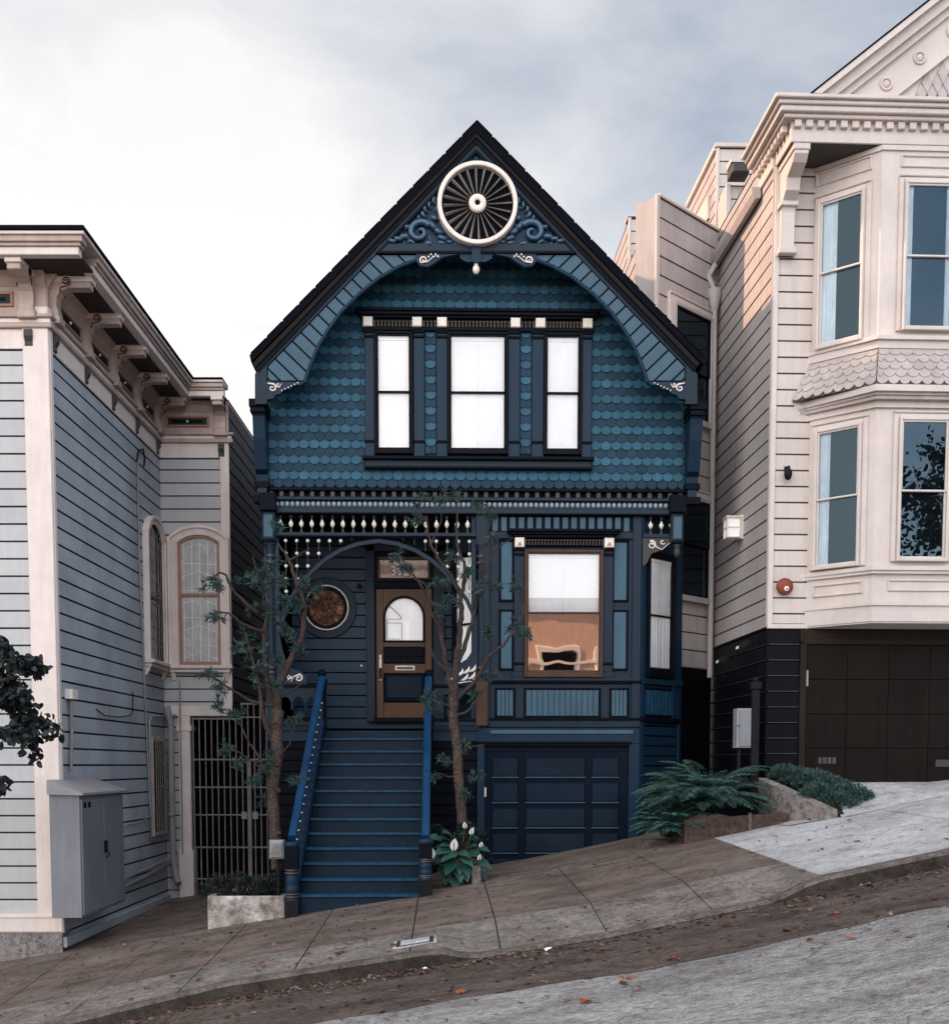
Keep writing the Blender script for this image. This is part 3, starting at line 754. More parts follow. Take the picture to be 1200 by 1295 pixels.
# posts
def post(x0, x1, brown=False):
    u0, u1 = U(x0), U(x1); c_ = (u0+u1)/2; r = (u1-u0)/2
    mb = MB(FR)
    za, zc = Z(918), Z(652)
    mb.bev(u0, u1, -.1, .06, Z(840), Z(828), .02, 0) if False else None
    H = lambda y: Z(y)
    mb.box(c_-r, c_+r, -r, r, za, H(862), 1 if brown else 0)
    prof = []
    for y_, rr in ((862,.95),(858,.95),(855,.6),(851,.9),(848,.6),(845,.9),(841,.6),(836,.78),(820,.62),(790,.66),(760,.62),(735,.66),(722,.8),(716,.6),(712,.95),(708,.65),(704,.95),(700,.65),(694,.9),(690,.95)):
        prof.append((rr*r, H(y_)-H(862)))
    mb.lathe(prof, c_, 0, H(862), 14, 0)
    mb.box(c_-r, c_+r, -r, r, H(690), zc, 0)
    for y_ in (712, 704, 851, 845):
        mb.lathe([(r*.97, -.012), (r*1.0, 0), (r*.97, .012)], c_, 0, H(y_), 14, 2)
    mb.build('porch_post', [M['trim2'], M['brownw'], M['bronze']], BH)
post(335, 348); post(602, 616, True)
mb = MB(FR); mb.R(348, 681, 353, 918, -.02, .06, 0); mb.build('arch_jamb', M['trim2'], BH); mb = MB(FR); mb.R(596, 652, 602, 918, -.02, .05, 0); mb.build('arch_jamb', M['trim2'], BH)
# porch floor, back wall
zf = Z(918.5)
mb = MB(FR); mb.box(U(335), U(606), -.06, 1.52, zf-.07, zf, 0); mb.box(U(335), U(606), -.03, 1.5, zf-.22, zf-.07, 1)
mb.build('porch_floor', [M['stair'], M['trim']], BH)
mb = MB(FP); pu, pz = FP.u, FP.z
mb.siding(pu(346), pu(466), zf, pz(655), .18, 0, 0, 1, zf); mb.build('porch_siding', [M['porch'], M['groove']], BH)
mb = MB(FP); mb.siding(pu(550), pu(580), zf, pz(655), .18, 0, 0, 1, zf); mb.build('porch_siding', [M['porch'], M['groove']], BH)
mb = MB(FR)  # inner cheek of porch with a narrow side light
mb.box(U(353)-.02, U(353)+.0, .05, 1.5, zf, Z(655)); mb.build('porch_cheek', M['porch'], BH)
# porch door
mb = MB(FP)
mb.R(462.5, 690, 473.5, 913, -.06, 0, 0); mb.R(548, 690, 562, 913, -.06, 0, 0); mb.R(462.5, 678, 562, 698, -.06, 0, 0); mb.R(473, 698, 548, 705, -.045, 0, 1)
mb.build('door_casing', [M['trim2'], M['dark']], BH)
mb = MB(FP)
mb.R(473.5, 735.5, 548, 745, -.07, 0, 0); mb.R(472, 733, 549, 737, -.09, 0, 1); mb.R(472, 908, 550, 914, -.1, 0, 1)
mb.R(473.5, 705, 477.5, 737, -.03, 0, 1); mb.R(543.5, 705, 548, 737, -.03, 0, 1); mb.R(473.5, 745, 475.3, 909, -.03, 0, 1); mb.R(546.2, 745, 548, 909, -.03, 0, 1)
mb.build('door_frame', [M['dark'], M['sash']], BH)
DX0, DX1 = 475.5, 546
dr = MB(FP)
z0, z1 = pz(909), pz(746); u0, u1 = pu(DX0), pu(DX1); uc = (u0+u1)/2
# door leaf as frame with arched opening
pl = [(u0, z0), (u1, z0), (u1, z1), (u0, z1)]
ra = (pu(537.5)-pu(486.5))/2+.012; zs = pz(781); zo = pz(813)
dr.bev(u0, uc-ra, -.05, -.005, z0, z1); dr.bev(uc+ra, u1, -.05, -.005, z0, z1)
top = [(uc-ra, z1), (uc-ra, zs)] + [(uc-ra*math.cos(math.pi*i/16), zs+ra*math.sin(math.pi*i/16)) for i in range(1, 16)] + [(uc+ra, zs), (uc+ra, z1)]
dr.prism(top, -.05, -.005)
dr.bev(uc-ra, uc+ra, -.05, -.005, pz(819), zo); dr.bev(uc-ra, uc+ra, -.05, -.005, pz(852), pz(840)); dr.bev(uc-ra, uc+ra, -.05, -.005, z0, pz(889))
door = dr.build('front_door', M['brown'], BH)
mb = MB(FP)
r0 = ra-.035
mb.ring(uc, zs, r0, ra, -.062, -.02, 0, 20, 0, math.pi)
mb.box(uc-ra, uc-r0, -.062, -.02, zo, zs); mb.box(uc+r0, uc+ra, -.062, -.02, zo, zs); mb.box(uc-ra, uc+ra, -.060, -.02, zo, zo+.03)
mb.build('glass_moulding', M['sash'], door)
mb = MB(FP)
mb.prism([(uc-r0, zo+.03), (uc+r0, zo+.03), (uc+r0, zs)]+[(uc+r0*math.cos(math.pi*i/16), zs+r0*math.sin(math.pi*i/16)) for i in range(1, 16)]+[(uc-r0, zs)], -.018, -.012)
mb.build('white_curtain', M['shade'], door)
mb = MB(FP)
arcp = [(uc-r0, zo+.03), (uc+r0, zo+.03), (uc+r0, zs)]+[(uc+r0*math.cos(math.pi*i/16), zs+r0*math.sin(math.pi*i/16)) for i in range(1, 16)]+[(uc-r0, zs)]
mb.add([(a, -.03, b) for a, b in arcp], [tuple(range(len(arcp)))]); mb.build('pane', M['g_clear'], door)
mb = MB(FP)   # etched border pieces visible on the glass
a, b = uc-r0+.02, uc-.04
for (p, q, r_, s_) in ((a, a+.008, zo+.05, zo+.36), (b, b+.008, zo+.05, zo+.30), (a, b, zo+.30, zo+.308), (a, b, zo+.36, zo+.368), (a+.02, b-.02, zo+.05, zo+.056)):
    mb.box(p, q, -.0295, -.0285, r_, s_)
mb.tube([(a+(b-a)*t, -.029, zo+.37+.22*(1-t)**.7) for t in [i/10 for i in range(11)]], .006, 5)
mb.build('etched_line', M['galv'], door)
mb = MB(FP); zc0, zc1 = pz(839.5), pz(819.5)
mb.bev(uc-ra+.005, uc+ra-.005, -.065, -.01, zc0, zc1, .012, 0)
for k in range(6): mb.lathe([(.03,-.06),(.033,-.075),(.02,-.09),(.004,-.095)], uc-ra+.065+k*(2*ra-.13)/5, 0, (zc0+zc1)/2, 12, 1, 'v')
mb.build('bolection_panel', [M['dark'], M['blackm']], door)
mb = MB(FP); mb.bev(uc-ra+.005, uc+ra-.005, -.055, -.01, pz(888.5), pz(852.5), .02, 0); mb.bev(uc-ra+.05, uc+ra-.05, -.072, -.04, pz(884), pz(856), .015, 1)
mb.build('lower_panel', [M['dark'], M['garagep']], door)
mb = MB(FP); mb.bev(pu(499), pu(524), -.066, -.045, pz(848.5), pz(842.5), .004, 0); mb.bev(pu(501), pu(522), -.07, -.06, pz(847.2), pz(844), .003, 1)
mb.build('letter_slot', [M['bead'], M['bronze']], door)
mb = MB(FP); hu = pu(480.5)
mb.bev(hu-.02, hu+.02, -.07, -.045, pz(846), pz(829), .006, 0)
mb.tube([(hu, -.07, pz(846)), (hu, -.12, pz(850)), (hu, -.12, pz(856)), (hu, -.07, pz(860))], [.012,.011,.011,.012], 8, 1); mb.ball((hu, -.075, pz(833)), .016, 0)
mb.ball((hu, -.07, pz(860.5)), .018, 0)
mb.build('door_handle', [M['bead'], M['blackm']], door)
# transom with house number
mb = MB(FP); mb.R(477.5, 705, 544, 709, -.05, 0); mb.R(477.5, 731.5, 544, 735, -.05, 0); mb.R(477.5, 709, 480.5, 731.5, -.05, 0); mb.R(541, 709, 544, 731.5, -.05, 0)
tr = mb.build('transom_window', M['brownw'], BH)
mt, nt, out = new_mat('leaded_pink_glass'); tcx = N(nt, 'ShaderNodeTexCoord').outputs['Object']
vn = N(nt, 'ShaderNodeTexVoronoi', Scale=26.0, feature='DISTANCE_TO_EDGE'); nt.links.new(tcx, vn.inputs['Vector'])
vc = N(nt, 'ShaderNodeTexVoronoi', Scale=26.0); nt.links.new(tcx, vc.inputs['Vector'])
cc = ramp(nt, vc.outputs['Distance'], [(0, (.62,.36,.25)), (.5, (.38,.19,.12)), (1, (.66,.48,.38))])
mm = N(nt, 'ShaderNodeMix', data_type='RGBA', blend_type='MULTIPLY'); mm.inputs[0].default_value = 1; nt.links.new(cc, mm.inputs[6])
nt.links.new(ramp(nt, vn.outputs['Distance'], [(0, (.15,.08,.06)), (.06, (1,1,1))]), mm.inputs[7])
bb = N(nt, 'ShaderNodeBsdfPrincipled', Roughness=.12); nt.links.new(mm.outputs[2], bb.inputs['Base Color']); nt.links.new(bb.outputs[0], out.inputs[0])
mb = MB(FP); mb.add([(pu(480), -.02, pz(732)), (pu(541.5), -.02, pz(732)), (pu(541.5), -.02, pz(709)), (pu(480), -.02, pz(709))], [(0,1,2,3)]); mb.build('leaded_pane', mt, tr)
cu = bpy.data.curves.new('number', 'FONT'); cu.body = '392'; cu.size = .21; cu.extrude = .004; cu.align_x = 'CENTER'; cu.offset = .003
tmp = bpy.data.objects.new('tmp', cu); C.objects.link(tmp); bpy.context.view_layer.update()
me = bpy.data.meshes.new_from_object(tmp); bpy.data.objects.remove(tmp)
def text_part(me, name, fr, u_, v_, z_, mat, parent):
    mb = MB(fr); mb.add([(u_+p.co.x, v_-p.co.z, z_+p.co.y) for p in me.vertices], [tuple(f.vertices) for f in me.polygons]); return mb.build(name, mat, parent)
text_part(me, 'house_number', FP, pu(506), -.035, pz(728.5), M['white'], tr)
cu = bpy.data.curves.new('number', 'FONT'); cu.body = '392'; cu.size = .21; cu.extrude = .003; cu.align_x = 'CENTER'; cu.offset = .014
tmp = bpy.data.objects.new('tmp', cu); C.objects.link(tmp); bpy.context.view_layer.update()
me2 = bpy.data.meshes.new_from_object(tmp); bpy.data.objects.remove(tmp)
text_part(me2, 'number_outline', FP, pu(506), -.026, pz(728.5), M['bronze'], tr)
# round stained window
rc = FP.hit(413, 769); r1 = pu(414)-pu(413)
mb = MB(FP)
mb.ring(rc[0], rc[1], 29*r1, 38.5*r1, -.035, -.001, 0, 48)
rw = mb.build('round_window', M['trim2'], BH)
mb = MB(FP); mb.ring(rc[0], rc[1], 26.8*r1, 28.6*r1, -.055, -.01, 0, 48); mb.build('pale_ring', M['cream'], rw)
mb = MB(FP); mb.ring(rc[0], rc[1], 22.5*r1, 26.8*r1, -.045, -.01, 0, 48); mb.build('dark_ring', M['sash'], rw)
mt, nt, out = new_mat('dark_stained_glass'); tcx = N(nt, 'ShaderNodeTexCoord').outputs['Object']
vc = N(nt, 'ShaderNodeTexVoronoi', Scale=13.0); nt.links.new(tcx, vc.inputs['Vector'])
cc = ramp(nt, vc.outputs['Color'], [(0, (.03,.012,.008)), (.4, (.09,.03,.012)), (.55, (.26,.09,.035)), (.7, (.05,.02,.012)), (.85, (.55,.27,.14)), (1, (.18,.07,.03))])
ve = N(nt, 'ShaderNodeTexVoronoi', Scale=13.0, feature='DISTANCE_TO_EDGE'); nt.links.new(tcx, ve.inputs['Vector'])
mm = N(nt, 'ShaderNodeMix', data_type='RGBA', blend_type='MULTIPLY'); mm.inputs[0].default_value = 1; nt.links.new(cc, mm.inputs[6])
nt.links.new(ramp(nt, ve.outputs['Distance'], [(0, (.05,.05,.05)), (.08, (1,1,1))]), mm.inputs[7])
bb = N(nt, 'ShaderNodeBsdfPrincipled', Roughness=.35, **{'Specular IOR Level': .12}); nt.links.new(mm.outputs[2], bb.inputs['Base Color']); nt.links.new(bb.outputs[0], out.inputs[0])
mb = MB(FP); n = 12
for k in range(n):   # petals of the rose pattern, each at its own tilt
    a0, a1 = 2*math.pi*k/n, 2*math.pi*(k+1)/n
    for (ra0, ra1) in ((3, 12), (12, 22.6)):
        mb.add([(rc[0]+r_*r1*math.cos(a), -.02+random.uniform(-.004, .004), rc[1]+r_*r1*math.sin(a)) for r_, a in ((ra0, a0), (ra1, a0), (ra1, a1), (ra0, a1))], [(0,1,2,3)])
mb.disc(rc[0], rc[1], 3.4*r1, -.024, 0, 12)
mb.build('stained_pane', mt, rw)
mb = MB(FP)
for k in range(n):
    a0 = 2*math.pi*k/n; mb.tube([(rc[0]+3*r1*math.cos(a0), -.027, rc[1]+3*r1*math.sin(a0)), (rc[0]+22.6*r1*math.cos(a0), -.027, rc[1]+22.6*r1*math.sin(a0))], .004, 5)
mb.tube([(rc[0]+12*r1*math.cos(2*math.pi*i/30), -.027, rc[1]+12*r1*math.sin(2*math.pi*i/30)) for i in range(30)], .004, 5, 0, True)
mb.build('leading', M['sash'], rw)
# small porch camera lamp and bell push
mb = MB(FP); q = FP.hit(455, 741); mb.box(q[0]-.02, q[0]+.02, -.06, 0, q[1]-.02, q[1]+.02); mb.ball((q[0], -.08, q[1]-.01), .04, 0)
mb.build('porch_lamp', M['blackm'], BH)
mb = MB(FP); q = FP.hit(457, 842); mb.lathe([(.018,0),(.018,-.015),(.01,-.02)], q[0], 0, q[1], 12, 0, 'v'); mb.build('bell_push', M['bead'], BH)
# balustrade screens both sides of the stair
for (a, b, c2) in ((350, 402, 1), (548, 603, -1)):
    mb = MB(FR)
    mb.R(a, 866, b, 869.5, -.06, .04, 1)
    n = 3 if c2 == 1 else 2
    w = (b-a)/n
    for k in range(n):
        xa, xb = a+k*w, a+(k+1)*w; ua, ub = U(xa), U(xb); m_ = (ua+ub)/2; r = (ub-ua)*.36; zz = Z(888)
        pts = [(ua, Z(869)), (ua, zz)]+[(m_-r, zz)]+[(m_-r*math.cos(math.pi*i/10), zz+r*math.sin(math.pi*i/10)) for i in range(1, 10)]+[(m_+r, zz), (ub, zz), (ub, Z(869))]
        mb.prism(pts, -.02, .02, 0)
    mb.R(a, 888, a+2.5, 912, -.02, .02, 0); mb.R(b-2.5, 888, b, 912, -.02, .02, 0)
    for k in range(1, n): mb.R(a+k*w-1.5, 886, a+k*w+1.5, 898, -.018, .018, 0)
    mb.R(a, 909, b, 912.5, -.05, .04, 1)
    mb.R(a, 912.5, b, 918, -.03, .03, 0)
    mb.build('porch_balustrade', [M['trim2'], M['dark']], BH)
# curved corner panels with pale scrolls standing on the balustrade
mb = MB(FR)
mb.P([(353,866),(353,800),(357,820),(362,836),(370,846),(382,850),(388,857),(388,866)], -.03, .02); mb.build('corner_fret', M['trim2'], BH)
mb = MB(FR); scr(mb, 378, 858, 5, 1.2, [(-6,-2),(-10,5)], -.045, .014); scr(mb, 366, 856, 3.5, 1, [(-2,5)], -.045, .012); mb.build('white_scroll', M['bead'], BH)
mb = MB(FR)
mb.P([(604,866),(604,775),(600,790),(600.5,805),(598,822),(590,834),(580,840),(568,846),(562,856),(562,866)], -.03, .02); mb.build('corner_fret', M['trim2'], BH)
mb = MB(FR)
for k, (x, y) in enumerate([(569,857),(577,852),(585,849),(593,847),(583,858),(592,856),(598,857)]):
    a = FR.hit(x, y+3); b = FR.hit(x+8, y-6); c_ = FR.hit(x+2, y-3)
    q_ = FR.hit(x+9, y+1)
    Bz = [((1-t)**2*a[0]+2*t*(1-t)*q_[0]+t*t*b[0], -.045, (1-t)**2*a[1]+2*t*(1-t)*q_[1]+t*t*b[1]) for t in [i/7 for i in range(8)]]
    mb.tube(Bz, [.006,.014,.022,.026,.024,.018,.011,.003], 7)
scr(mb, 574, 860, 3.5, 1, [(2,4),(8,4),(20,2),(26,4)], -.045, .013)
mb.build('white_scroll', M['bead'], BH)
# bay: plan polygon
BL = U(618); BRt = U(811)
tl, trr = .53, .73
mb = MB(FR)
mb.plan([(BL, .0), (BRt, .0), (BRt+trr, trr), (BRt+trr, 3), (BL-tl, 3), (BL-tl, tl)], Z(914), Z(652))
mb.plan([(BL, .02), (BRt, .02), (BRt+trr, trr+.02), (BRt+trr, 3), (U(600), 3), (U(600), .02)], zg, Z(914))
mb.build('bay_body', M['trim2'], BH)
# bay front details
mb = MB(FR)
mb.R(611, 652, 619, 918, -.05, .02, 0); mb.R(800, 652, 811, 918, -.035, .0, 0)
mb.R(619, 652, 800, 653.5, -.05, 0, 1); mb.R(619, 672.5, 800, 681, -.03, 0, 0)
mb.R(628, 681, 796, 683, -.045, 0, 1)
mb.R(618, 857, 811, 861.5, -.07, .05, 0); mb.R(618, 861.5, 811, 864.5, -.05, .05, 1)
mb.R(618, 908, 811, 911, -.06, .05, 1); mb.R(616, 911, 811, 920, -.03, .05, 0)
mb.build('bay_moulding', [M['trim2'], M['dark']], BH)
mb = MB(FR); mb.R(619, 653.5, 800, 672.5, -.012, 0, 1)
for k in range(16):
    x = 626+k*11.05; 
    if x < 797: mb.R(x-3.6, 654, x+3.6, 672, -.035, -.01, 0)
mb.build('vertical_panel_band', [M['panel'], M['dark']], BH)
def rpanel(fr, x0, y0, x1, y1, lines=0, inner='panel', name='panel', rx=None):
    mb = MB(fr); u = fr.u; z = lambda y: fr.z(y, rx)
    a, b, c_, d_ = u(x0), u(x1), z(y1), z(y0); t = .03
    mb.bev(a, b, -.03, 0, c_, c_+t, .008, 1); mb.bev(a, b, -.03, 0, d_-t, d_, .008, 1); mb.bev(a, a+t, -.029, 0, c_+t, d_-t, .008, 1); mb.bev(b-t, b, -.029, 0, c_+t, d_-t, .008, 1)
    if lines:
        w = (b-a-2*t)/lines
        for k in range(lines): mb.bev(a+t+k*w+.003, a+t+(k+1)*w-.003, -.018, 0, c_+t, d_-t, .004, 0)
    else: mb.bev(a+t, b-t, -.016, 0, c_+t, d_-t, .003, 0)
    return mb.build(name, [M[inner], M['dark']], BH)
rpanel(FR, 631, 683, 650, 761); rpanel(FR, 631, 771, 650, 848); rpanel(FR, 774, 683, 795, 761); rpanel(FR, 774, 771, 795, 848)
rpanel(FR, 626, 870, 652, 908, 4); rpanel(FR, 663, 870, 761, 908, 13); rpanel(FR, 772, 870, 797, 908, 4)
mb = MB(FR)
mb.R(641, 671, 783, 674.5, -.2, 0); mb.R(645, 674.5, 779, 677.5, -.16, 0); mb.R(648, 677.5, 776, 681, -.12, 0)
mb.build('window_hood', M['dark'], BH)
for a in (650.5, 763):
    mb = MB(FR); mb.R(a, 681.5, a+12, 693.5, -.14, -.02, 0, .01)
    q = U(a+3), U(a+9); mb.prism([(q[0], Z(691.5)), (q[1], Z(691.5)), ((q[0]+q[1])/2, Z(686.5))], -.146, -.13, 1)
    mb.build('corner_block', [M['cream'], M['pinkwin']], BH)
mb = MB(FR); mb.R(662.5, 682, 763, 691, -.07, 0, 1)
for k in range(25):
    x = 664.5+k*(761-664.5)/24; mb.ball((U(x), -.085, Z(684.5)), .02, 0, 8); mb.R(x-.7, 686, x+.7, 690.5, -.09, -.06, 0)
mb.build('bead_moulding', [M['bronze'], M['dark']], BH)
mb = MB(FR)
for a, b in ((650, 663), (762, 775)):
    mb.R(a, 693.5, b, 850, -.055, 0, 0); mb.R(a-.5, 694, b+.5, 697, -.09, 0, 1); mb.R(a-.5, 700, b+.5, 703, -.085, 0, 1); mb.R(a-.5, 838, b+.5, 841, -.08, 0, 1)
mb.R(648, 850, 777, 857, -.07, 0, 0)
mb.build('pilaster', [M['trim2'], M['dark']], BH)
sash_window(BH, FR, 663, 696, 762, 857, 775.5, M['brownw'], M['brownw'], -.06, 3.2, shade='shadef', gl='g_clear', low='g_mirror', bottom=7)
# right chamfer of the bay
p = FR.w(BRt, 0, 0); FC = Fr(p.x, p.y, 45, 835, 780)
cu_ = FC.u
mb = MB(FC); Lc = trr*math.sqrt(2)
zc = lambda y: FC.z(y, 835)
mb.bev(0, cu_(815.5), -.03, 0, zc(912), zc(655)); mb.bev(cu_(849.5), Lc, -.03, 0, zc(912), zc(655))
mb.bev(cu_(815.5), cu_(849.5), -.028, 0, zc(700), zc(655)); mb.bev(0, Lc, -.06, 0, zc(867), zc(860)); mb.bev(0, Lc, -.05, 0, zc(914), zc(908), .006, 1)
mb.box(cu_(849.5), cu_(849.5)+.05, -.09, 0, zc(745), zc(712), 0)
mb.build('bay_moulding', [M['trim'], M['dark']], BH)
sash_window(BH, FC, 815.5, 703, 849.5, 858, 780, M['sash'], M['sash'], -.03, 2.2, bottom=6, rx=835)
rpanel(FC, 813.5, 871, 857, 907, 9, 'tread', 'panel', 835)
mb = MB(FC); mb.siding(cu_(815), cu_(857), zg, zc(918), .15, -.012, 0, 1); mb.bev(0, cu_(814.5), -.03, 0, zg, zc(914)); mb.bev(cu_(857.5), Lc, -.03, 0, zg, zc(914)); mb.build('bay_siding', [M['trim'], M['groove'], M['trim']], BH)
# left chamfer of the bay, seen through the porch
p = FR.w(BL-tl, tl, 0); FD = Fr(p.x, p.y, -45, 590, 780)
sash_window(BH, FD, 576, 700, 606, 864, 790, M['dark'], M['sash'], -.04, 2.5, bottom=5, rx=590)
# wall boards below porch
mb = MB(FR)
mb.siding(U(335), U(405), zg, Z(926), .165, -.0, 0, 1, zf); mb.siding(U(545), U(604), zg, Z(926), .165, 0, 0, 1, zf)
mb.box(U(335), U(600), .02, .2, zg, Z(926), 1)
mb.build('base_siding', [M['dark'], M['groove']], BH)
# garage
mb = MB(FR)
mb.R(603, 921, 811, 941, -.04, .02, 0); mb.R(620, 923.5, 803, 928.5, -.055, -.02, 2); 
mb.R(603, 941, 613, 1160, -.05, .02, 0); mb.R(797, 941, 811, 1160, -.05, .02, 0); mb.R(613, 941, 797, 944, -.06, .02, 1); mb.R(603, 938, 800, 941, -.07, .02, 1)
mb.build('garage_frame', [M['trim'], M['dark'], M['panel']], BH)
mb = MB(FR); mb.R(613, 944, 797, 951, -.01, .2, 0); mb.box(U(613), U(797), -.004, .05, Z(1160), Z(951), 0)
gd = mb.build('garage_door', M['garage'], BH)
for (x0, x1) in ((622, 656), (665, 742), (750, 785)):
    for r in range(5):
        y0 = 958+r*32; y1 = y0+25
        mb = MB(FR); mb.R(x0, y0, x1, y1, -.02, 0, 1, .008); mb.R(x0+1.2, y0+1.2, x1-1.2, y1-1.5, -.024, -.01, 0, .004)
        mb.R(x0, y1-.2, x1, y1+1.2, -.034, 0, 2)
        if r == 4 and x1-x0 < 40: mb.R(x0+5, y0+5, x1-4, y1-5, -.04, -.01, 1); mb.R(x0+6.5, y0+6.5, (x0+x1)/2-.6, y1-6.5, -.045, -.01, 2); mb.R((x0+x1)/2+.6, y0+6.5, x1-5.5, y1-6.5, -.045, -.01, 2)
        mb.build('door_panel', [M['garagep'], M['garage'], M['panel']], gd)
mb = MB(FR); mb.R(612.5, 996, 614.8, 1008, -.08, -.04, 0); mb.build('latch', M['cream'], gd)

# ---------------------------------------------------------------- front staircase
zt_ = zf; yT = Y0-.06; nS = 13
yB = Y0-2.85
bz = at(455, 1150, yB).z
rise = (zt_-bz)/nS; run = (yT-yB)/(nS-1)
sl = at(412, 920, Y0).x; sr = at(538.5, 920, Y0).x
sl2 = at(378, 1130, yB).x; sr2 = at(531, 1130, yB).x
ST = thing('front_staircase', 'blue painted wooden front steps with bright blue handrails rising to the porch', 'stairs', ((sl+sr)/2, yB, bz))
MB_ = MB
step0 = None
def sx(k, side):  # slight flare of the stair towards the bottom
    t = k/nS; a, b = (sl, sl2) if side < 0 else (sr, sr2); return b+(a-b)*t
for k in range(nS):
    y = yB+k*run; z = bz+(k+1)*rise
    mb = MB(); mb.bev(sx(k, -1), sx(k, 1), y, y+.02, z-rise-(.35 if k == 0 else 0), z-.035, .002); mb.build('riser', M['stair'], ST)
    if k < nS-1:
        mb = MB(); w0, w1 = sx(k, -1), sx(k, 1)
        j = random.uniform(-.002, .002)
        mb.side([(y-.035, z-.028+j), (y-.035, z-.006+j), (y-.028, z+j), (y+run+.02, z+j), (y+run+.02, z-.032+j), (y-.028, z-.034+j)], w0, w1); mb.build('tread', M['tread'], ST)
for sd in (-1, 1):
    mb = MB(); q = []
    x0 = sx(0, sd); x1 = sx(nS, sd); o = sd*.05
    pts = [(yB-.06, bz-.45), (yB-.06, bz+rise+.08), (yT, zt_+.10), (yT, zt_-.5)]
    p = [((x0 if i < 2 else x1)+(sd*.012), a, b) for i, (a, b) in enumerate(pts)]+[((x0 if i < 2 else x1)+o+sd*.012, a, b) for i, (a, b) in enumerate(pts)]
    mb.add(p, [(0,1,2,3),(7,6,5,4),(0,4,5,1),(1,5,6,2),(2,6,7,3),(3,7,4,0)]); mb.build('stringer', M['trim'], ST)
    mb = MB(); mb.add([(x0+sd*.03, yB, bz-.45), (x1+sd*.03, yT, bz-.6), (x1+sd*.03, yT, zt_-.3), (x0+sd*.03, yB, bz+.1)], [(0,1,2,3)]); mb.build('side_skirt', M['dark'], ST)
    # handrail
    xb, xt = x0+sd*.075, x1+sd*.04
    hb, ht = at(372 if sd < 0 else 533, 1062, yB-.02).z+.02, at(404 if sd < 0 else 545, 858, yT-.02).z
    mb = MB(); pb = Vector((xb, yB-.02, hb)); pt_ = Vector((xt, yT-.02, ht))
    d_ = (pt_-pb).normalized(); x_ = Vector((1,0,0)); up_ = x_.cross(d_).normalized()
    prof = [(-.045,-.035),(-.055,.0),(-.05,.03),(-.03,.045),(.03,.045),(.05,.03),(.055,0),(.045,-.035)]
    vs = [tuple(pb+x_*a+up_*b) for a, b in prof]+[tuple(pt_+x_*a+up_*b) for a, b in prof]
    n = 8; mb.add(vs, [(i, (i+1)%n, (i+1)%n+n, i+n) for i in range(n)]+[tuple(range(n-1,-1,-1)), tuple(range(n, 2*n))]); mb.build('handrail', M['rail'], ST)
    # lower rail
    mb = MB(); dz = Vector((0,0,-.62)); mb.tube([tuple(pb+dz+Vector((0,.03,0))), tuple(pt_+dz)], .025, 6); mb.build('lower_rail', M['rail'], ST)
    # balusters
    for k in range(20):
        t = (k+.6)/20; p = pb.lerp(pt_, t); mb = MB(); h = .64
        mb.lathe([(.02,-h),(.02,-h+.08),(.012,-h+.1),(.02,-h+.18),(.012,-h+.28),(.012,-.2),(.02,-.14),(.018,-.02)], p.x, p.y, p.z, 8, 0)
        mb.ball((p.x, p.y, p.z-h*.5), .014, 1, 8, 1.3); mb.build('baluster', [M['trim'], M['bead']], ST)
    # bottom newel
    nx_, ny_ = xb, yB-.09
    ztop = at(370, 1062, yB-.09).z+.02
    zb2 = G(nx_, ny_)-.1
    mb = MB(); r = .085; H = ztop-zb2
    mb.box(nx_-r, nx_+r, ny_-r, ny_+r, zb2, zb2+.30, 2)
    prof = [(.085,.30),(.09,.32),(.07,.34),(.085,.36),(.07,.38),(.085,.40),(.085,.50),(.075,.52),(.085,.56),(.08,.66),(.07,.68),(.09,.70),(.07,.72),(.09,.745),(.07,.76)]
    s_ = (H-.30)/.9
    mb.lathe([(a, .30+(b-.30)*s_) for a, b in prof], nx_, ny_, zb2, 18, 0)
    for b in (.36, .40, .70, .745): mb.lathe([(.092,-.008),(.094,0),(.092,.008)], nx_, ny_, zb2+.30+(b-.30)*s_, 18, 1)
    mb.box(nx_-r, nx_+r, ny_-r, ny_+r, zb2+.30+.46*s_, zb2+.30+.78*s_, 3); mb.lathe([(.095,0),(.1,.02),(.095,.05),(.06,.06)], nx_, ny_, zb2+.30+.78*s_, 18, 0)
    nw = mb.build('newel_post', [M['trim'], M['bronze'], M['blackm'], M['dark']], ST)
    # top newel with ball
    tx, ty = xt+sd*.01, yT+.05; mb = MB()
    zt2 = at(404, 862, yT).z
    mb.box(tx-.06, tx+.06, ty-.06, ty+.06, zt_-.2, zt2, 0); mb.box(tx-.075, tx+.075, ty-.075, ty+.075, zt2, zt2+.03, 0); mb.lathe([(.05,0),(.035,.02),(.035,.04)], tx, ty, zt2+.03, 14)
    nw = mb.build('newel_post', M['dark'], ST); mb = MB(); mb.ball((tx, ty, zt2+.12), .065, 0, 16); mb.build('ball_cap', M['dark'], nw)

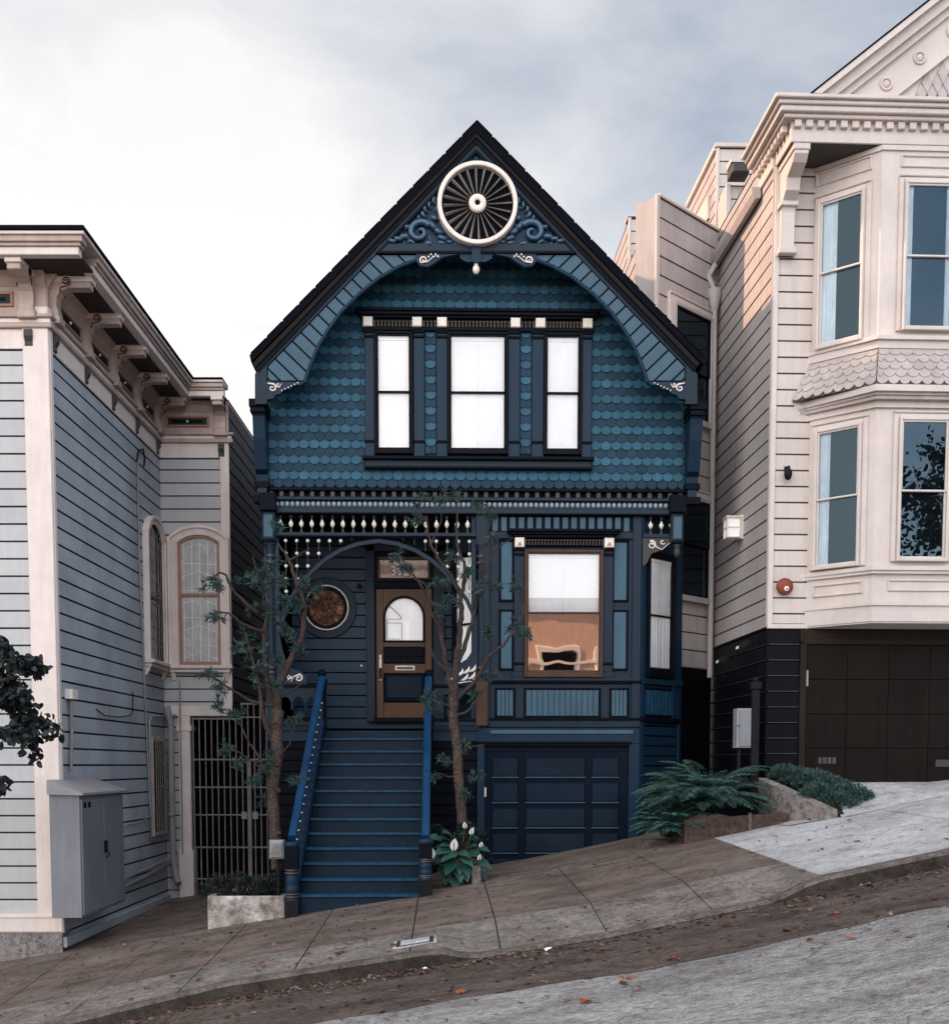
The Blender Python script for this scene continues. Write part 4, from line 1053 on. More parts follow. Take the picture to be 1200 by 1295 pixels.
# ---------------------------------------------------------------- LEFT HOUSE
LC = at(75, 1000, 16.1)
LF = Fr(LC.x, LC.y, -1.43, 60, 1000); LS = Fr(LC.x, LC.y, 88.57, 140, 1000)
uw = LS.u(208, 900)                      # where the wing begins
pw = LS.w(uw, 0, 0); LW = Fr(pw.x, pw.y, -1.43, 250, 800)
ww = LW.u(293, 800)                      # wing width
LHz = G(LC.x, 16.1)-.4
LH = thing('grey_house', 'grey blue clapboard house with cream trim and bracketed cornice at the left', 'house', (LC.x, LC.y, LHz+.4))
zS = LS.z(437, 56)                       # top of the siding
zTop = zS+.90                           # soffit height
p2 = LW.w(ww, 0, 0); LWS = Fr(p2.x, p2.y, 88.57, 300, 800)
pit = .213
z1158 = LF.z(1158, 60)
mb = MB(LF)
mb.box(-7, -.04, .03, 14, LHz, zTop)
b2 = MB(LW); b2.box(0, ww-.04, .03, 6, LW.z(893, 250), zTop-.02); mb.v += b2.v; k = 8; mb.f += [[i+k for i in f] for f in b2.f]; mb.m += b2.m; mb.sm += b2.sm
mb.build('wall', M['lh_dkside'], LH)
mb = MB(LF); mb.siding(-7, -.28, z1158, zS, pit, 0, 0, 1, z1158); mb.build('front_siding', [M['lh_front'], M['lh_groove']], LH)
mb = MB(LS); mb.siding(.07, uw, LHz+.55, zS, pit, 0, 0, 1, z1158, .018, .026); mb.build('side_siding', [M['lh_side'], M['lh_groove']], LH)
mb = MB(LF); mb.bev(-.30, .02, -.04, .02, z1158, zS+.5, .01); mb.build('corner_board', M['lh_trim'], LH)
mb = MB(LS); mb.bev(.0, .10, -.03, .02, z1158, zS+.5, .01); mb.build('corner_board', M['lh_trim'], LH)
mb = MB(LF); mb.bev(-7, .03, -.06, 0, z1158-.22, z1158, .02); mb.bev(-7, .03, -.075, 0, z1158-.03, z1158+.02, .01); mb.build('water_table', M['lh_trim'], LH)
mb = MB(LF); mb.box(-7, .0, -.03, .3, LHz, z1158-.22); mb.build('foundation', M['stone'], LH)
mb = MB(LS); mb.bev(0, uw, -.05, 0, LHz+.45, LHz+.58, .01, 0); mb.box(0, uw, -.0, .3, LHz, LHz+.45, 1); mb.build('foundation', [M['lh_side'], M['stone']], LH)
# entablature on the three faces: frieze board, architrave, frieze, cornice
def entab(fr, u0, u1, e0, e1):
    """e0/e1 extend the cornice round the corners"""
    mb = MB(fr)
    mb.bev(u0, u1, -.02, 0, zS, zS+.24, .006, 0)
    mb.bev(u0-(.07 if e0 else 0), u1+(.07 if e1 else 0), -.07, 0, zS+.24, zS+.30, .01, 1); mb.bev(u0-(.05 if e0 else 0), u1+(.05 if e1 else 0), -.05, 0, zS+.30, zS+.36, .01, 0); mb.bev(u0-(.09 if e0 else 0), u1+(.09 if e1 else 0), -.09, 0, zS+.36, zS+.40, .01, 1)
    mb.bev(u0, u1, -.012, 0, zS+.40, zTop-.14, .004, 1)
    mb.side([(-.02, zTop-.16), (-.05, zTop-.12), (-.07, zTop-.06), (-.12, zTop), (0, zTop), (0, zTop-.16)], u0, u1, 1)
    mb.build('frieze', [M['lh_trim'], M['lh_corn']], LH)
OV = .58
def cornice(fr, u0, u1, e0, e1):
    mb = MB(fr); a = u0-(OV if e0 else 0); b = u1+(OV if e1 else 0)
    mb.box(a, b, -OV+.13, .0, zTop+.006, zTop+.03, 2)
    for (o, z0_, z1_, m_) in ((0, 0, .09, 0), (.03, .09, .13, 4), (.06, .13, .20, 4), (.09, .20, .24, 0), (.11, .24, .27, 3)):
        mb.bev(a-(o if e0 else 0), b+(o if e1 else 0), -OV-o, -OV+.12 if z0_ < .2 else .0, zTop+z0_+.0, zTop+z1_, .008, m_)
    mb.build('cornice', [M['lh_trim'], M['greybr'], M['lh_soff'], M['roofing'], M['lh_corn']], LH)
entab(LF, -7, 0, 0, 1); entab(LS, 0, uw, 0, 0); entab(LW, 0, ww, 0, 1)
cornice(LF, -7, 0, 0, 1); cornice(LS, -.0, uw, 0, 0)
OVs = OV; OV = .38; cornice(LW, OVs, ww-.0, 0, 0); OV = OVs
mb = MB(LF); mb.box(-7, OV+.09, -OV-.09, 14, zTop+.27, zTop+.30); mb.build('roof', M['roofing'], LH)
def lh_bracket(fr, u, arm=.50):
    mb = MB(fr); w = .085
    zb, zt = zS+.40, zTop-.05
    mb.side([(0, zb), (-.10, zb), (-.11, zb+.08), (-.085, zb+.16), (-.09, zb+.26), (-.14, zb+.33), (-.22, zb+.36), (-.26, zb+.41), (-.26, zb+.48), (-.20, zb+.52), (0, zb+.52)][::-1], u-w, u+w, 0)
    mb.lathe([(.001,-w*1.15),(.075,-w*1.12),(.08,-w),(.08,w),(.075,w*1.12),(.001,w*1.15)], 0, 0, 0, 14, 0, 'v') if False else None
    # scroll drum across the front
    n = 14; c_v, c_z = -.215, zb+.44
    P_ = [(u+s_*(w+.012), c_v+.075*math.cos(2*math.pi*i/n), c_z+.075*math.sin(2*math.pi*i/n)) for s_ in (-1, 1) for i in range(n)]
    mb.add(P_, [(i, (i+1)%n, (i+1)%n+n, i+n) for i in range(n)]+[tuple(range(n)), tuple(range(2*n-1, n-1, -1))], 0)
    mb.bev(u-w*.95, u+w*.95, -arm, 0, zt-.08, zt+.04, .01, 0); mb.bev(u-w*1.15, u+w*1.15, -arm-.03, 0, zt-.01, zt+.05, .01, 1)
    mb.bev(u-w*1.3, u+w*1.3, -.13, 0, zb-.06, zb+.03, .01, 0)
    # little drop under the architrave
    mb.side([(0, zS+.22), (-.07, zS+.22), (-.075, zS+.14), (-.04, zS+.08), (-.045, zS+.03), (0, zS+.0)][::-1], u-.05, u+.05, 2)
    br = mb.build('bracket', [M['lh_corn'], M['lh_trim'], M['greybr']], LH)
    for s_ in (-1, 1):
        mb = MB(fr); pts = []
        for i in range(22):
            f = i/21; a = f*3.4*math.pi; r = .012+.045*f
            pts.append((u+s_*(w+.015), c_v+r*math.cos(a), c_z+r*math.sin(a)))
        pts += [(u+s_*(w+.004), c_v+.07, c_z-.07), (u+s_*(w+.004), c_v+.08, c_z-.13)]
        mb.tube(pts, .008, 5)
        mb.build('incised_scroll', M['sash'], br)
for k in range(5): lh_bracket(LS, .18+k*(uw-.42)/4)
lh_bracket(LF, -.22, .5); lh_bracket(LF, -1.35, .5); lh_bracket(LF, -2.5, .5); lh_bracket(LW, ww-.12, .36)
# dark panels between brackets
def fpanel(fr, u0, u1):
    mb = MB(fr); a, b = zS+.50, zTop-.22
    for (p, q, r_, s_) in ((u0, u1, a, a+.035), (u0, u1, b-.035, b), (u0, u0+.035, a+.035, b-.035), (u1-.035, u1, a+.035, b-.035)): mb.bev(p, q, -.04, 0, r_, s_, .008, 0)
    mb.box(u0+.035, u1-.035, -.018, 0, a+.035, b-.035, 1); mb.box(u0+.1, u1-.1, -.026, -.01, (a+b)/2-.02, (a+b)/2+.02, 2); mb.ball(((u0+u1)/2, -.03, (a+b)/2), .022, 3, 8)
    mb.build('frieze_panel', [M['pinkwin'], M['lh_green'], M['sash'], M['bead']], LH)
st_ = (uw-.42)/4
for k in range(4): fpanel(LS, .18+k*st_+.16, .18+(k+1)*st_-.16)
fpanel(LF, -1.2, -.4); fpanel(LF, -2.3, -1.5); fpanel(LW, .12, ww-.32)
# wing
zL = LW.z(893, 250)
mb = MB(LW); mb.siding(0, ww-.13, zL, zS, pit, 0, 0, 1, z1158); mb.build('wing_siding', [M['lh_front'], M['lh_groove']], LH)
mb = MB(LW); mb.bev(ww-.15, ww, -.03, .02, LW.z(900, 290), zS+.3, .008); mb.build('corner_board', M['lh_trim'], LH)
mb = MB(LWS); mb.siding(.0, 6, zL-.1, zTop+.05, pit, 0, 0, 1, z1158, .018, .026); mb.build('wing_side_siding', [M['lh_dkside'], M['groove']], LH)
mb = MB(LW); mb.bev(.0, ww, -.05, .3, LW.z(906, 250), LW.z(893, 250), .01); mb.bev(LW.u(224), LW.u(239), -.06, .25, AL(LC.x, 21)-.1, LW.z(906, 250), .01)
mb.bev(LW.u(222), LW.u(241), -.08, .25, LW.z(925, 250), LW.z(918, 250), .01); mb.bev(LW.u(222), LW.u(241), -.08, .25, AL(LC.x, 21)-.1, LW.z(1075, 250), .01)
mb.build('gate_surround', M['lh_trim'], LH)
mb = MB(LW); mb.siding(0, LW.u(224), AL(LC.x, 21)-.1, LW.z(906, 250), pit, 0, 0, 1, z1158); mb.build('wing_siding', [M['lh_front'], M['lh_groove']], LH)
def arched_window(fr, x0, y0, x1, y1, ymid, rx, curtain, frame_m, sash_m, cas=7, side=False, seg=.35):
    u = fr.u; z = lambda y: fr.z(y, rx)
    a, b, c_, d_ = u(x0), u(x1), z(y1), z(y0); w = b-a; cm = (a+b)/2
    h = w*seg*.5; R_ = (w*w/4+h*h)/(2*h); 
    def top(e, n=12):   # segmental arch points, enlarged by e
        half = w/2+e; out_ = []
        for i in range(n+1):
            x = -half+2*half*i/n; yy = math.sqrt(max((R_+e)**2-x*x, 0))-(R_-h)
            out_.append((cm+x, d_-h+yy))
        return out_
    mb = MB(fr); pw_ = w*.2 if not side else w*.12
    def shell(e0, e1, v0, m_):
        o_, i_ = top(e1), top(e0)
        for k in range(12): mb.prism([i_[k], i_[k+1], o_[k+1], o_[k]], v0, 0, m_)
        mb.box(o_[0][0], i_[0][0], v0, 0, c_, i_[0][1]+.0, m_); mb.box(i_[-1][0], o_[-1][0], v0, 0, c_, i_[-1][1], m_)
        mb.prism([(o_[0][0], i_[0][1]), (i_[0][0], i_[0][1]), o_[0]], v0, 0, m_); mb.prism([(o_[-1][0], i_[-1][1]), (i_[-1][0], i_[-1][1]), o_[-1]], v0, 0, m_)
    shell(.0, pw_, -.07, 0); shell(pw_-.03, pw_+.02, -.10, 0)
    mb.bev(a-pw_-.06, b+pw_+.06, -.16, 0, c_-.06, c_, .01, 0); mb.bev(a-pw_-.02, b+pw_+.02, -.11, 0, c_-.12, c_-.06, .01, 0)
    for s_ in (a-pw_+.04, b+pw_-.04): mb.side([(0, c_-.26), (-.03, c_-.24), (-.09, c_-.12), (0, c_-.12)][::-1], s_-.04, s_+.04, 0)
    W = mb.build('window', frame_m, LH)
    mb = MB(fr); s_ = .045 if not side else .03
    shell(-s_, -.0, -.045, 0)
    mb.bev(a+s_, b-s_, -.043, 0, c_, c_+s_*1.4, .004); zm = z(ymid); mb.bev(a+s_, b-s_, -.05, 0, zm-.025, zm+.025, .004)
    mb.build('sash', sash_m, W)
    tp = [p for p in top(-s_*.5)]
    poly = [(tp[0][0], c_+.02)]+tp+[(tp[-1][0], c_+.02)]
    mb = MB(fr); mb.add([(p[0], -.008, p[1]) for p in poly[::-1]], [tuple(range(len(poly)))]); mb.build('lace_curtain' if curtain else 'dark_room', M['lace'] if curtain else M['lh_green'], W)
    mb = MB(fr); mb.add([(p[0], -.022, p[1]) for p in poly[::-1]], [tuple(range(len(poly)))]); mb.build('pane', M['g_clear'], W)
    if curtain:
        mb = MB(fr)
        for k in range(5): 
            t = .12+k*.19; mb.tube([(a+w*t, -.012, c_+.05), (a+w*(t+.02), -.012, d_-h*.8)], .006, 5)
        for k in range(9): mb.tube([(a+.06, -.012, c_+.12+k*(d_-c_-.25)/8.5), (cm, -.012, c_+.17+k*(d_-c_-.25)/8.5+.05*(-1)**k), (b-.06, -.012, c_+.10+k*(d_-c_-.25)/8.5)], .005, 5)
        mb.build('curtain_fold', M['shade'], W)
    return W
arched_window(LW, 227, 677, 280, 842, 753, 254, True, M['lh_trim'], M['pinkwin'])
arched_window(LS, 189, 668, 207, 838, 760, 198, False, M['lh_trim'], M['lh_green'], side=True, seg=.5)
mb = MB(LS); 
u0_, u1_ = LS.u(190, 900), LS.u(206, 900); za, zb = LS.z(838, 198), LS.z(668, 198)
for k in range(1, 5): mb.tube([(u0_+(u1_-u0_)*k/5, -.045, za+.05), (u0_+(u1_-u0_)*k/5, -.045, zb-.1)], .006, 5)
for k in range(1, 12): mb.tube([(u0_, -.045, za+(zb-za)*k/12), (u1_, -.045, za+(zb-za)*k/12)], .006, 5)
mb.build('window_grille', M['iron'], LH)
# barred basement window on the side wall
mb = MB(LS); u0_, u1_ = LS.u(192, 1000), LS.u(206, 1000); za, zb = LS.z(1052, 200), LS.z(938, 200)
for (p, q, r_, s_) in ((u0_-.06, u1_+.06, za-.06, za), (u0_-.06, u1_+.06, zb, zb+.08), (u0_-.06, u0_, za, zb), (u1_, u1_+.06, za, zb)): mb.bev(p, q, -.05, 0, r_, s_, .006, 0)
mb.box(u0_, u1_, -.02, 0, za, zb, 1); bw = mb.build('barred_window', [M['lh_corn'], M['black']], LH)
mb = MB(LS)
for k in range(6): mb.tube([(u0_+.04+(u1_-u0_-.08)*k/5, -.07, za-.03), (u0_+.04+(u1_-u0_-.08)*k/5, -.07, zb+.03)], .009, 6)
for zz in (za+.1, (za+zb)/2, zb-.1): mb.tube([(u0_, -.07, zz), (u1_, -.07, zz)], .008, 6)
mb.build('bars', M['iron'], bw)
# pipes and conduits (parts of the house)
mb = MB(LS); q = LS.u(214, 1000)-.25
def wp(px, py, v=0, fr=LS):
    f = fr.off(v); a, b = f.hit(px, py); return (a, v, b)
mb.tube([wp(211, 893, -.10), wp(213, 905, -.12), wp(216, 915, -.15), wp(217, 1000, -.15), wp(219, 1085, -.15), wp(222, 1108, -.18), wp(226, 1118, -.25)], .055, 10)
for y in (905, 928, 1030): 
    p = wp(217, y, -.15); mb.lathe([(.07,-.02),(.07,.02)], p[0], p[1], p[2], 12)
mb.build('downpipe', M['galv'], LH)
mb = MB(LW); q = LW.u(232)
mb.tube([(LW.u(228), -.12, LW.z(1080, 250)), (LW.u(228), -.12, LW.z(860, 250))], .012, 6)
mb.build('conduit', M['galv'], LH)
mb = MB(LS)
mb.tube([wp(173, 584, -.02), wp(175, 570, -.05), wp(181, 568, -.05), wp(183, 580, -.03), wp(182, 590, -.02)], .014, 6, 1)
mb.tube([wp(174, 584, -.03), wp(176, 700, -.03), wp(182, 850, -.03), wp(187, 960, -.03), wp(190, 1030, -.03)], .016, 6)
mb.tube([wp(212, 906, -.04), wp(192, 906, -.04), wp(189, 912, -.04), wp(191, 1062, -.04), wp(196, 1064, -.04)], .018, 6)
mb.tube([wp(158, 1045, -.04), wp(178, 1040, -.05), wp(191, 1032, -.04)], .012, 6)
mb.tube([wp(160, 1120, -.07), wp(185, 1108, -.07), wp(212, 1092, -.07)], .03, 8); mb.tube([wp(158, 1112, -.1), wp(185, 1099, -.09), wp(214, 1086, -.1)], .018, 8)
mb.tube([wp(122, 897, -.01), wp(132, 905, -.03), wp(150, 907, -.03), wp(165, 905, -.03), wp(168, 900, -.02), wp(168, 875, -.02)], .008, 5, 1)
mb.build('conduit', [M['galv'], M['blackm']], LH)
mb = MB(LS)
mb.tube([wp(90, 975, -.05), wp(91, 930, -.05), wp(90, 885, -.05)], .022, 8, 0)
mb.box(*[x for x in (wp(88, 885, -.05)[0]-.03, wp(93, 885, -.05)[0]+.03)], -.1, 0, LS.z(885, 90), LS.z(873, 90), 1)
mb.build('vent_pipe', [M['iron'], M['cream']], LH)
# meter cabinet on the side wall
cabx0, cabx1 = .04, LS.u(157, 1000)
A = at(78, 1000, 15.95)
CB = thing('utility_cabinet', 'tall grey metal utility cabinet with sloping lid against the grey blue wall', 'cabinet', (LS.w(.3, -.2, 0).x, LS.w(.3, -.2, 0).y, LS.z(1160, 80)))
cd = .40
ua, ub_ = .14, None
for _ in (0,):
    f = LS.off(-cd); ua = f.u(102, 1080); ub_ = f.u(156, 1080); zb = f.z(1162, 102); zt = f.z(1005, 102)
mb = MB(LS); mb.bev(ua, ub_, -cd, -.03, zb, zt, .006); mb.build('cabinet_box', M['metal'], CB)
mb = MB(LS); md = (ua+ub_)/2
mb.bev(ua+.03, md-.005, -cd-.02, -cd+.01, zb+.03, zt-.06, .006); mb.bev(md+.005, ub_-.03, -cd-.02, -cd+.01, zb+.03, zt-.06, .006); mb.build('door', M['metal'], CB)
mb = MB(LS); mb.box(md-.02, md+.05, -cd-.05, -cd-.02, zb+.75, zb+.90); mb.tube([(md+.015, -cd-.04, zb+.78), (md+.015, -cd-.08, zb+.72), (md+.015, -cd-.04, zb+.68)], .01, 6); mb.build('padlock', M['blackm'], CB)
mb = MB(LS); mb.box(ua+.10, ua+.2, -cd-.023, -cd, zt-.17, zt-.10); mb.box(ua+.28, ua+.38, -cd-.023, -cd, zt-.17, zt-.10); mb.build('vent_slot', M['black'], CB)
mb = MB(LS); mb.side([(-cd-.06, zt-.01), (-cd-.06, zt+.02), (-.02, zt+.18), (-.02, zt+.0)][::-1], ua-.05, ub_+.06); mb.build('lid', M['galv'], CB)

# gate
GZ = AL(-3.3, 21.5)
gf = LW
gate = thing('barred_gate', 'tall grey iron bar gate closing the side passage', 'gate', tuple(gf.w(gf.u(285), -.02, GZ)))
x0, x1 = gf.u(242), gf.u(343)
zt = gf.z(908, 290)
mb = MB(gf)
n = 13
for k in range(n+1):
    u_ = x0+(x1-x0)*k/n; mb.tube([(u_, 0, GZ+.06), (u_, 0, zt+(0.22 if u_ > gf.u(303) else 0))], .013, 6)
for yy in (961, 996, 1031, 1072, 1112): mb.tube([(x0, -.005, gf.z(yy, 290)), (x1, -.005, gf.z(yy, 290))], .017, 6)
mb.box(x0, gf.u(303), -.02, .02, zt-.03, zt)
mb.box(gf.u(303), x1, -.02, .02, zt+.22, zt+.25); mb.box(gf.u(303), x1, -.02, .02, zt+.0, zt+.02)
mb.build('bar_panel', M['iron'], gate)
mb = MB(gf); u_ = gf.u(313); mb.bev(u_-.035, u_+.035, -.05, .03, GZ, gf.z(962, 290), .006); mb.build('gate_post', M['iron'], gate)
mb = MB(gf); mb.box(u_-.14, u_-.05, -.04, .02, gf.z(1036, 290), gf.z(1027, 290)); mb.box(u_+.05, u_+.14, -.04, .02, gf.z(1036, 290), gf.z(1027, 290)); mb.build('lock_box', M['galv'], gate)
# black panel added as the dark at the passage end
mb = MB(gf); mb.box(-.1, x1+.6, 2.4, 2.5, GZ-.2, gf.z(880, 290)); mb.build('passage_dark_panel', M['rh_base'], origin=tuple(gf.w(1, 2.4, GZ)), label='black panel standing for the dark of the passage behind the iron bar gate', cat='wall')
# ---------------------------------------------------------------- RIGHT HOUSE
RF = Fr(RC.x, RC.y, 1.43, 1000, 700)
dS = Vector((math.cos(rad(-88.57)), math.sin(rad(-88.57)), 0))
tmp = Fr(RC.x, RC.y, -88.57, 940, 700)
LenS = -tmp.u(905, 700)
o_ = RC - dS*LenS; RS = Fr(o_.x, o_.y, -88.57, 940, 700)
RH = thing('cream_house', 'pale cream clapboard house with angled bay windows above black base', 'house', (RC.x+2, RC.y, gzr))
zK = RF.z(795, 970)                # line between black base and siding
zA = RF.z(165, 975)                # underside of frieze
zbot = gzr-.9
pr = .212
ub2_ = RF.u(1021)+.66+1.75+.5
mb = MB(RF); mb.box(.03, 9, .03, 9, zbot, zA+.0); mb.build('wall', M['rh_base'], RH)
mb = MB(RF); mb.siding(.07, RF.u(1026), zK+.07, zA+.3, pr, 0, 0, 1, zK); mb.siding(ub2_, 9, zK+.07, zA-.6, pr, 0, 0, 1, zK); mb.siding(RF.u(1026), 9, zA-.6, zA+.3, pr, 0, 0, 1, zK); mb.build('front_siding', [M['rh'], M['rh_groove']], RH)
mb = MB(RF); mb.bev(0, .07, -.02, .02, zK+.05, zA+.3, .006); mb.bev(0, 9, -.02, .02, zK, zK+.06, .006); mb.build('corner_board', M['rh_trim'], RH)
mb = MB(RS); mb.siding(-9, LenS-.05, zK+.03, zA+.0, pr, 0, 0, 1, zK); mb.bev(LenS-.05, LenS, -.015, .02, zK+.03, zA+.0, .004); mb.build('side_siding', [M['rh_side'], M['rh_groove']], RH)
mb = MB(RF); mb.siding(0, RF.u(1014), zbot, zK, pr, -.0, 0, 1, zK, .014, .02)
mb.box(0, RF.u(1014), -.006, .01, zK-.02, zK, 0)
for k in range(1, 9): mb.box(.03, RF.u(1013), -.008, .0, zK-k*pr-.004, zK-k*pr+.006, 2)
mb.build('base_siding', [M['rh_base'], M['black'], M['rh_basel']], RH)
mb = MB(RS); mb.siding(-9, LenS, zbot, zK, pr, 0, 0, 1, zK)
for k in range(1, 9): mb.box(0, LenS-.02, -.008, 0, zK-k*pr-.004, zK-k*pr+.004, 2)
mb.build('base_siding', [M['rh_base'], M['black'], M['rh_basel']], RH)
# garage door
mb = MB(RF); gt = RF.z(812, 1100)
mb.bev(RF.u(1014), RF.u(1022), -.04, .02, zbot, gt, .008); mb.bev(RF.u(1014), 6, -.04, .02, gt-.04, gt+.04, .008); mb.box(RF.u(1014), 9, -.02, .0, gt+.04, zK)
mb.build('garage_frame', M['rh_garf'], RH)
mb = MB(RF); zz = gt-.04; hh_ = (zz-gzr)/4; ug = RF.u(1022)
for r in range(5):
    for c_ in range(8): mb.bev(ug+c_*.575+.002, ug+(c_+1)*.575-.002, -.008, .01, zz-(r+1)*hh_+.003, zz-r*hh_-.003, .004, 0)
mb.box(ug, 5.5, .005, .02, zbot, zz, 1)
gd = mb.build('garage_door', [M['rh_gar'], M['black']], RH)
mb = MB(RF); mb.box(RF.u(1022), RF.u(1024.5), -.03, 0, RF.z(868, 1020), RF.z(848, 1020)); mb.build('hinge', M['galv'], gd)
mb = MB(RF)
for k in range(4): mb.box(RF.u(1040+k*6), RF.u(1044.5+k*6), -.012, 0, RF.z(966, 1050), RF.z(958, 1050))
mb.box(RF.u(1190), RF.u(1210), -.02, 0, RF.z(970, 1200), RF.z(961, 1200)); mb.build('vent_slot', M['greybr'], gd)
# bay window
bd = .66
ub0 = RF.u(1021)
RB = RF.off(-bd, 1150, 700); RB.rx = 1150
ub1 = ub0+bd
ub2 = ub1+1.75
p = RF.w(ub0, 0, 0); R45 = Fr(p.x, p.y, 0); R45 = Fr(p.x, p.y, 1.43-45, 1063, 700); L45 = bd*math.sqrt(2)
z_l0 = RB.z(790, 1120); z_l1 = RB.z(500, 1120); z_u0 = RB.z(430, 1120); z_u1 = RB.z(185, 1120)
mb = MB(RF)
plan = [(ub0, 0), (ub1, -bd), (ub2, -bd), (ub2+bd, 0), (ub2+bd, .1), (ub0, .1)]
mb.plan(plan, z_l0+.02, z_u1); mb.build('bay_body', M['rh_trim'], RH)
def band(z0, z1, o, m_='rh_trim', name='bay_moulding', b=.01):
    """moulding that follows the bay's three visible faces"""
    k = o*math.tan(rad(22.5))
    mb = MB(RF)
    mb.plan([(ub0-o*1.0, 0), (ub0-o*.5, -.01), (ub1-k, -bd-o), (ub2+k, -bd-o), (ub2+bd+o, 0)], z0, z1); return mb.build(name, M[m_], RH)
# upper bay bands
band(RB.z(431, 1120), RB.z(426, 1120), .09); band(RB.z(441, 1120), RB.z(431, 1120), .04)
band(RB.z(190, 1120), RB.z(184, 1120), .03)
# lower bay bands
band(RB.z(508, 1120), RB.z(503, 1120), .14, 'rh_corn' if 'rh_corn' in M else 'rh_skirt'); band(RB.z(500, 1120), RB.z(492, 1120), .22); band(RB.z(503.5, 1120), RB.z(500, 1120), .17, 'rh_skirt')
band(RB.z(516, 1120), RB.z(508, 1120), .05)
band(RB.z(722, 1120), RB.z(717, 1120), .09); band(RB.z(726, 1120), RB.z(722, 1120), .06)
band(RB.z(766, 1120), RB.z(762, 1120), .05); band(RB.z(786, 1120), RB.z(766, 1120), .02)
# shingled skirt between the bays
zsk0, zsk1 = RB.z(492, 1120), RB.z(441, 1120)
mb = MB(RF)
def skirt_face(a0, a1, b0, b1, m_=0, rows=5):
    """a: bottom edge pts, b: top edge pts (plan), rows of round shingles"""
    A0, A1, B0, B1 = map(Vector, (a0, a1, b0, b1))
    L = (A1-A0).length; nrm_ = (B0-A0).cross(A1-A0).normalized()
    if nrm_.y > 0: nrm_ = -nrm_
    mb.add([tuple(A0), tuple(A1), tuple(B1), tuple(B0)], [(0,1,2,3)], 1)
    w = .145
    for r in range(rows):
        f0 = (r)/rows; f1 = min(1, (r+1.7)/rows)
        P0, P1 = A0.lerp(B0, f0), A1.lerp(B1, f0); Q0, Q1 = A0.lerp(B0, f1), A1.lerp(B1, f1)
        n = max(1, int((P1-P0).length/w)); sh = .5 if r % 2 else 0
        for k in range(-1 if sh else 0, n):
            t0, t1 = max(0, (k+sh)/n), min(1, (k+1+sh)/n)
            if t1-t0 < .3/n: continue
            pts = []
            for i in range(9):
                s_ = i/8; t = t0+(t1-t0)*s_; drop = math.sin(math.pi*s_)**.6
                b_ = P0.lerp(P1, t); q_ = Q0.lerp(Q1, t); pts.append(b_.lerp(q_, .32*(1-drop))+nrm_*.022)
            pts.append(Q0.lerp(Q1, t1)+nrm_*.004); pts.append(Q0.lerp(Q1, t0)+nrm_*.004)
            bk = [p-nrm_*.01 for p in pts[:9]]
            mb.add([tuple(p) for p in pts+bk], [tuple(range(11))]+[(i, i+11, i+12, i+1) for i in range(8)], 0)
ob = .20; kb = ob*math.tan(rad(22.5))
skirt_face((ub0-ob*1.3, -.02, zsk0), (ub1-kb, -bd-ob, zsk0), (ub0, -.0, zsk1), (ub1, -bd-.02, zsk1))
skirt_face((ub1-kb, -bd-ob, zsk0), (ub2+kb, -bd-ob, zsk0), (ub1, -bd-.02, zsk1), (ub2, -bd-.02, zsk1))
mb.build('shingled_skirt', [M['rh_skirt'], M['rh_groove']], RH)
# bay windows
def casing(fr, x0, y0, x1, y1, rx, t=7):
    mb = MB(fr); u = fr.u; z = lambda y: fr.z(y, rx); a, b, c_, d_ = u(x0), u(x1), z(y1), z(y0); w = (b-a)/(x1-x0)*t
    mb.bev(a-w, a, -.05, 0, c_-.0, d_+w, .01); mb.bev(b, b+w, -.05, 0, c_-.0, d_+w, .01); mb.bev(a, b, -.05, 0, d_, d_+w, .01); mb.bev(a-w, b+w, -.07, 0, d_+w, d_+w+.03, .01)
    mb.build('window_casing', M['rh_trim'], RH)
R45.ry = 700
up45 = Fr(p.x, p.y, 1.43-45, 1067, 340); lo45 = Fr(p.x, p.y, 1.43-45, 1063, 620)
RBu = RF.off(-bd); RBu.rx, RBu.ry = 1172, 320; RBl = RF.off(-bd); RBl.rx, RBl.ry = 1165, 620
casing(up45, 1037, 249, 1095, 437, 1066, 6); casing(RBu, 1140, 232, 1206, 420, 1172, 6); casing(lo45, 1033, 541, 1091, 719, 1062, 6); casing(RBl, 1133, 530, 1197, 711, 1165, 6)
sash_window(RH, up45, 1037, 249, 1095, 437, 341, M['rh_trim'], M['rh_trim'], -.05, 3, None, 'g_blue', 1066, None, 5, [(0, .38)])
sash_window(RH, RBu, 1140, 232, 1206, 420, 326, M['rh_trim'], M['rh_trim'], -.05, 3, None, 'g_blue', 1172, None, 4, [(0, .15), (.86, 1)])
sash_window(RH, lo45, 1033, 541, 1091, 719, 630, M['rh_trim'], M['rh_trim'], -.05, 3, None, 'g_blue', 1062, None, 4, [(0, .28)])
sash_window(RH, RBl, 1133, 530, 1197, 711, 622, M['rh_trim'], M['rh_trim'], -.05, 3, None, 'g_blue', 1165, None, 4, [])
def relief(fr, x0, y0, x1, y1, rx):
    mb = MB(fr); u = fr.u; z = lambda y: fr.z(y, rx); a, b, c_, d_ = u(x0), u(x1), z(y1), z(y0); t = .025
    for (p_, q_, r_, s_) in ((a, b, c_, c_+t), (a, b, d_-t, d_), (a, a+t, c_+t, d_-t), (b-t, b, c_+t, d_-t)): mb.bev(p_, q_, -.025, 0, r_, s_, .01)
    mb.build('relief_panel', M['rh_trim'], RH)
relief(lo45, 1031, 737, 1094, 753, 1062); relief(RBl, 1125, 733, 1210, 748, 1165); relief(up45, 1030, 208, 1100, 226, 1066); relief(RBu, 1136, 196, 1215, 212, 1172)
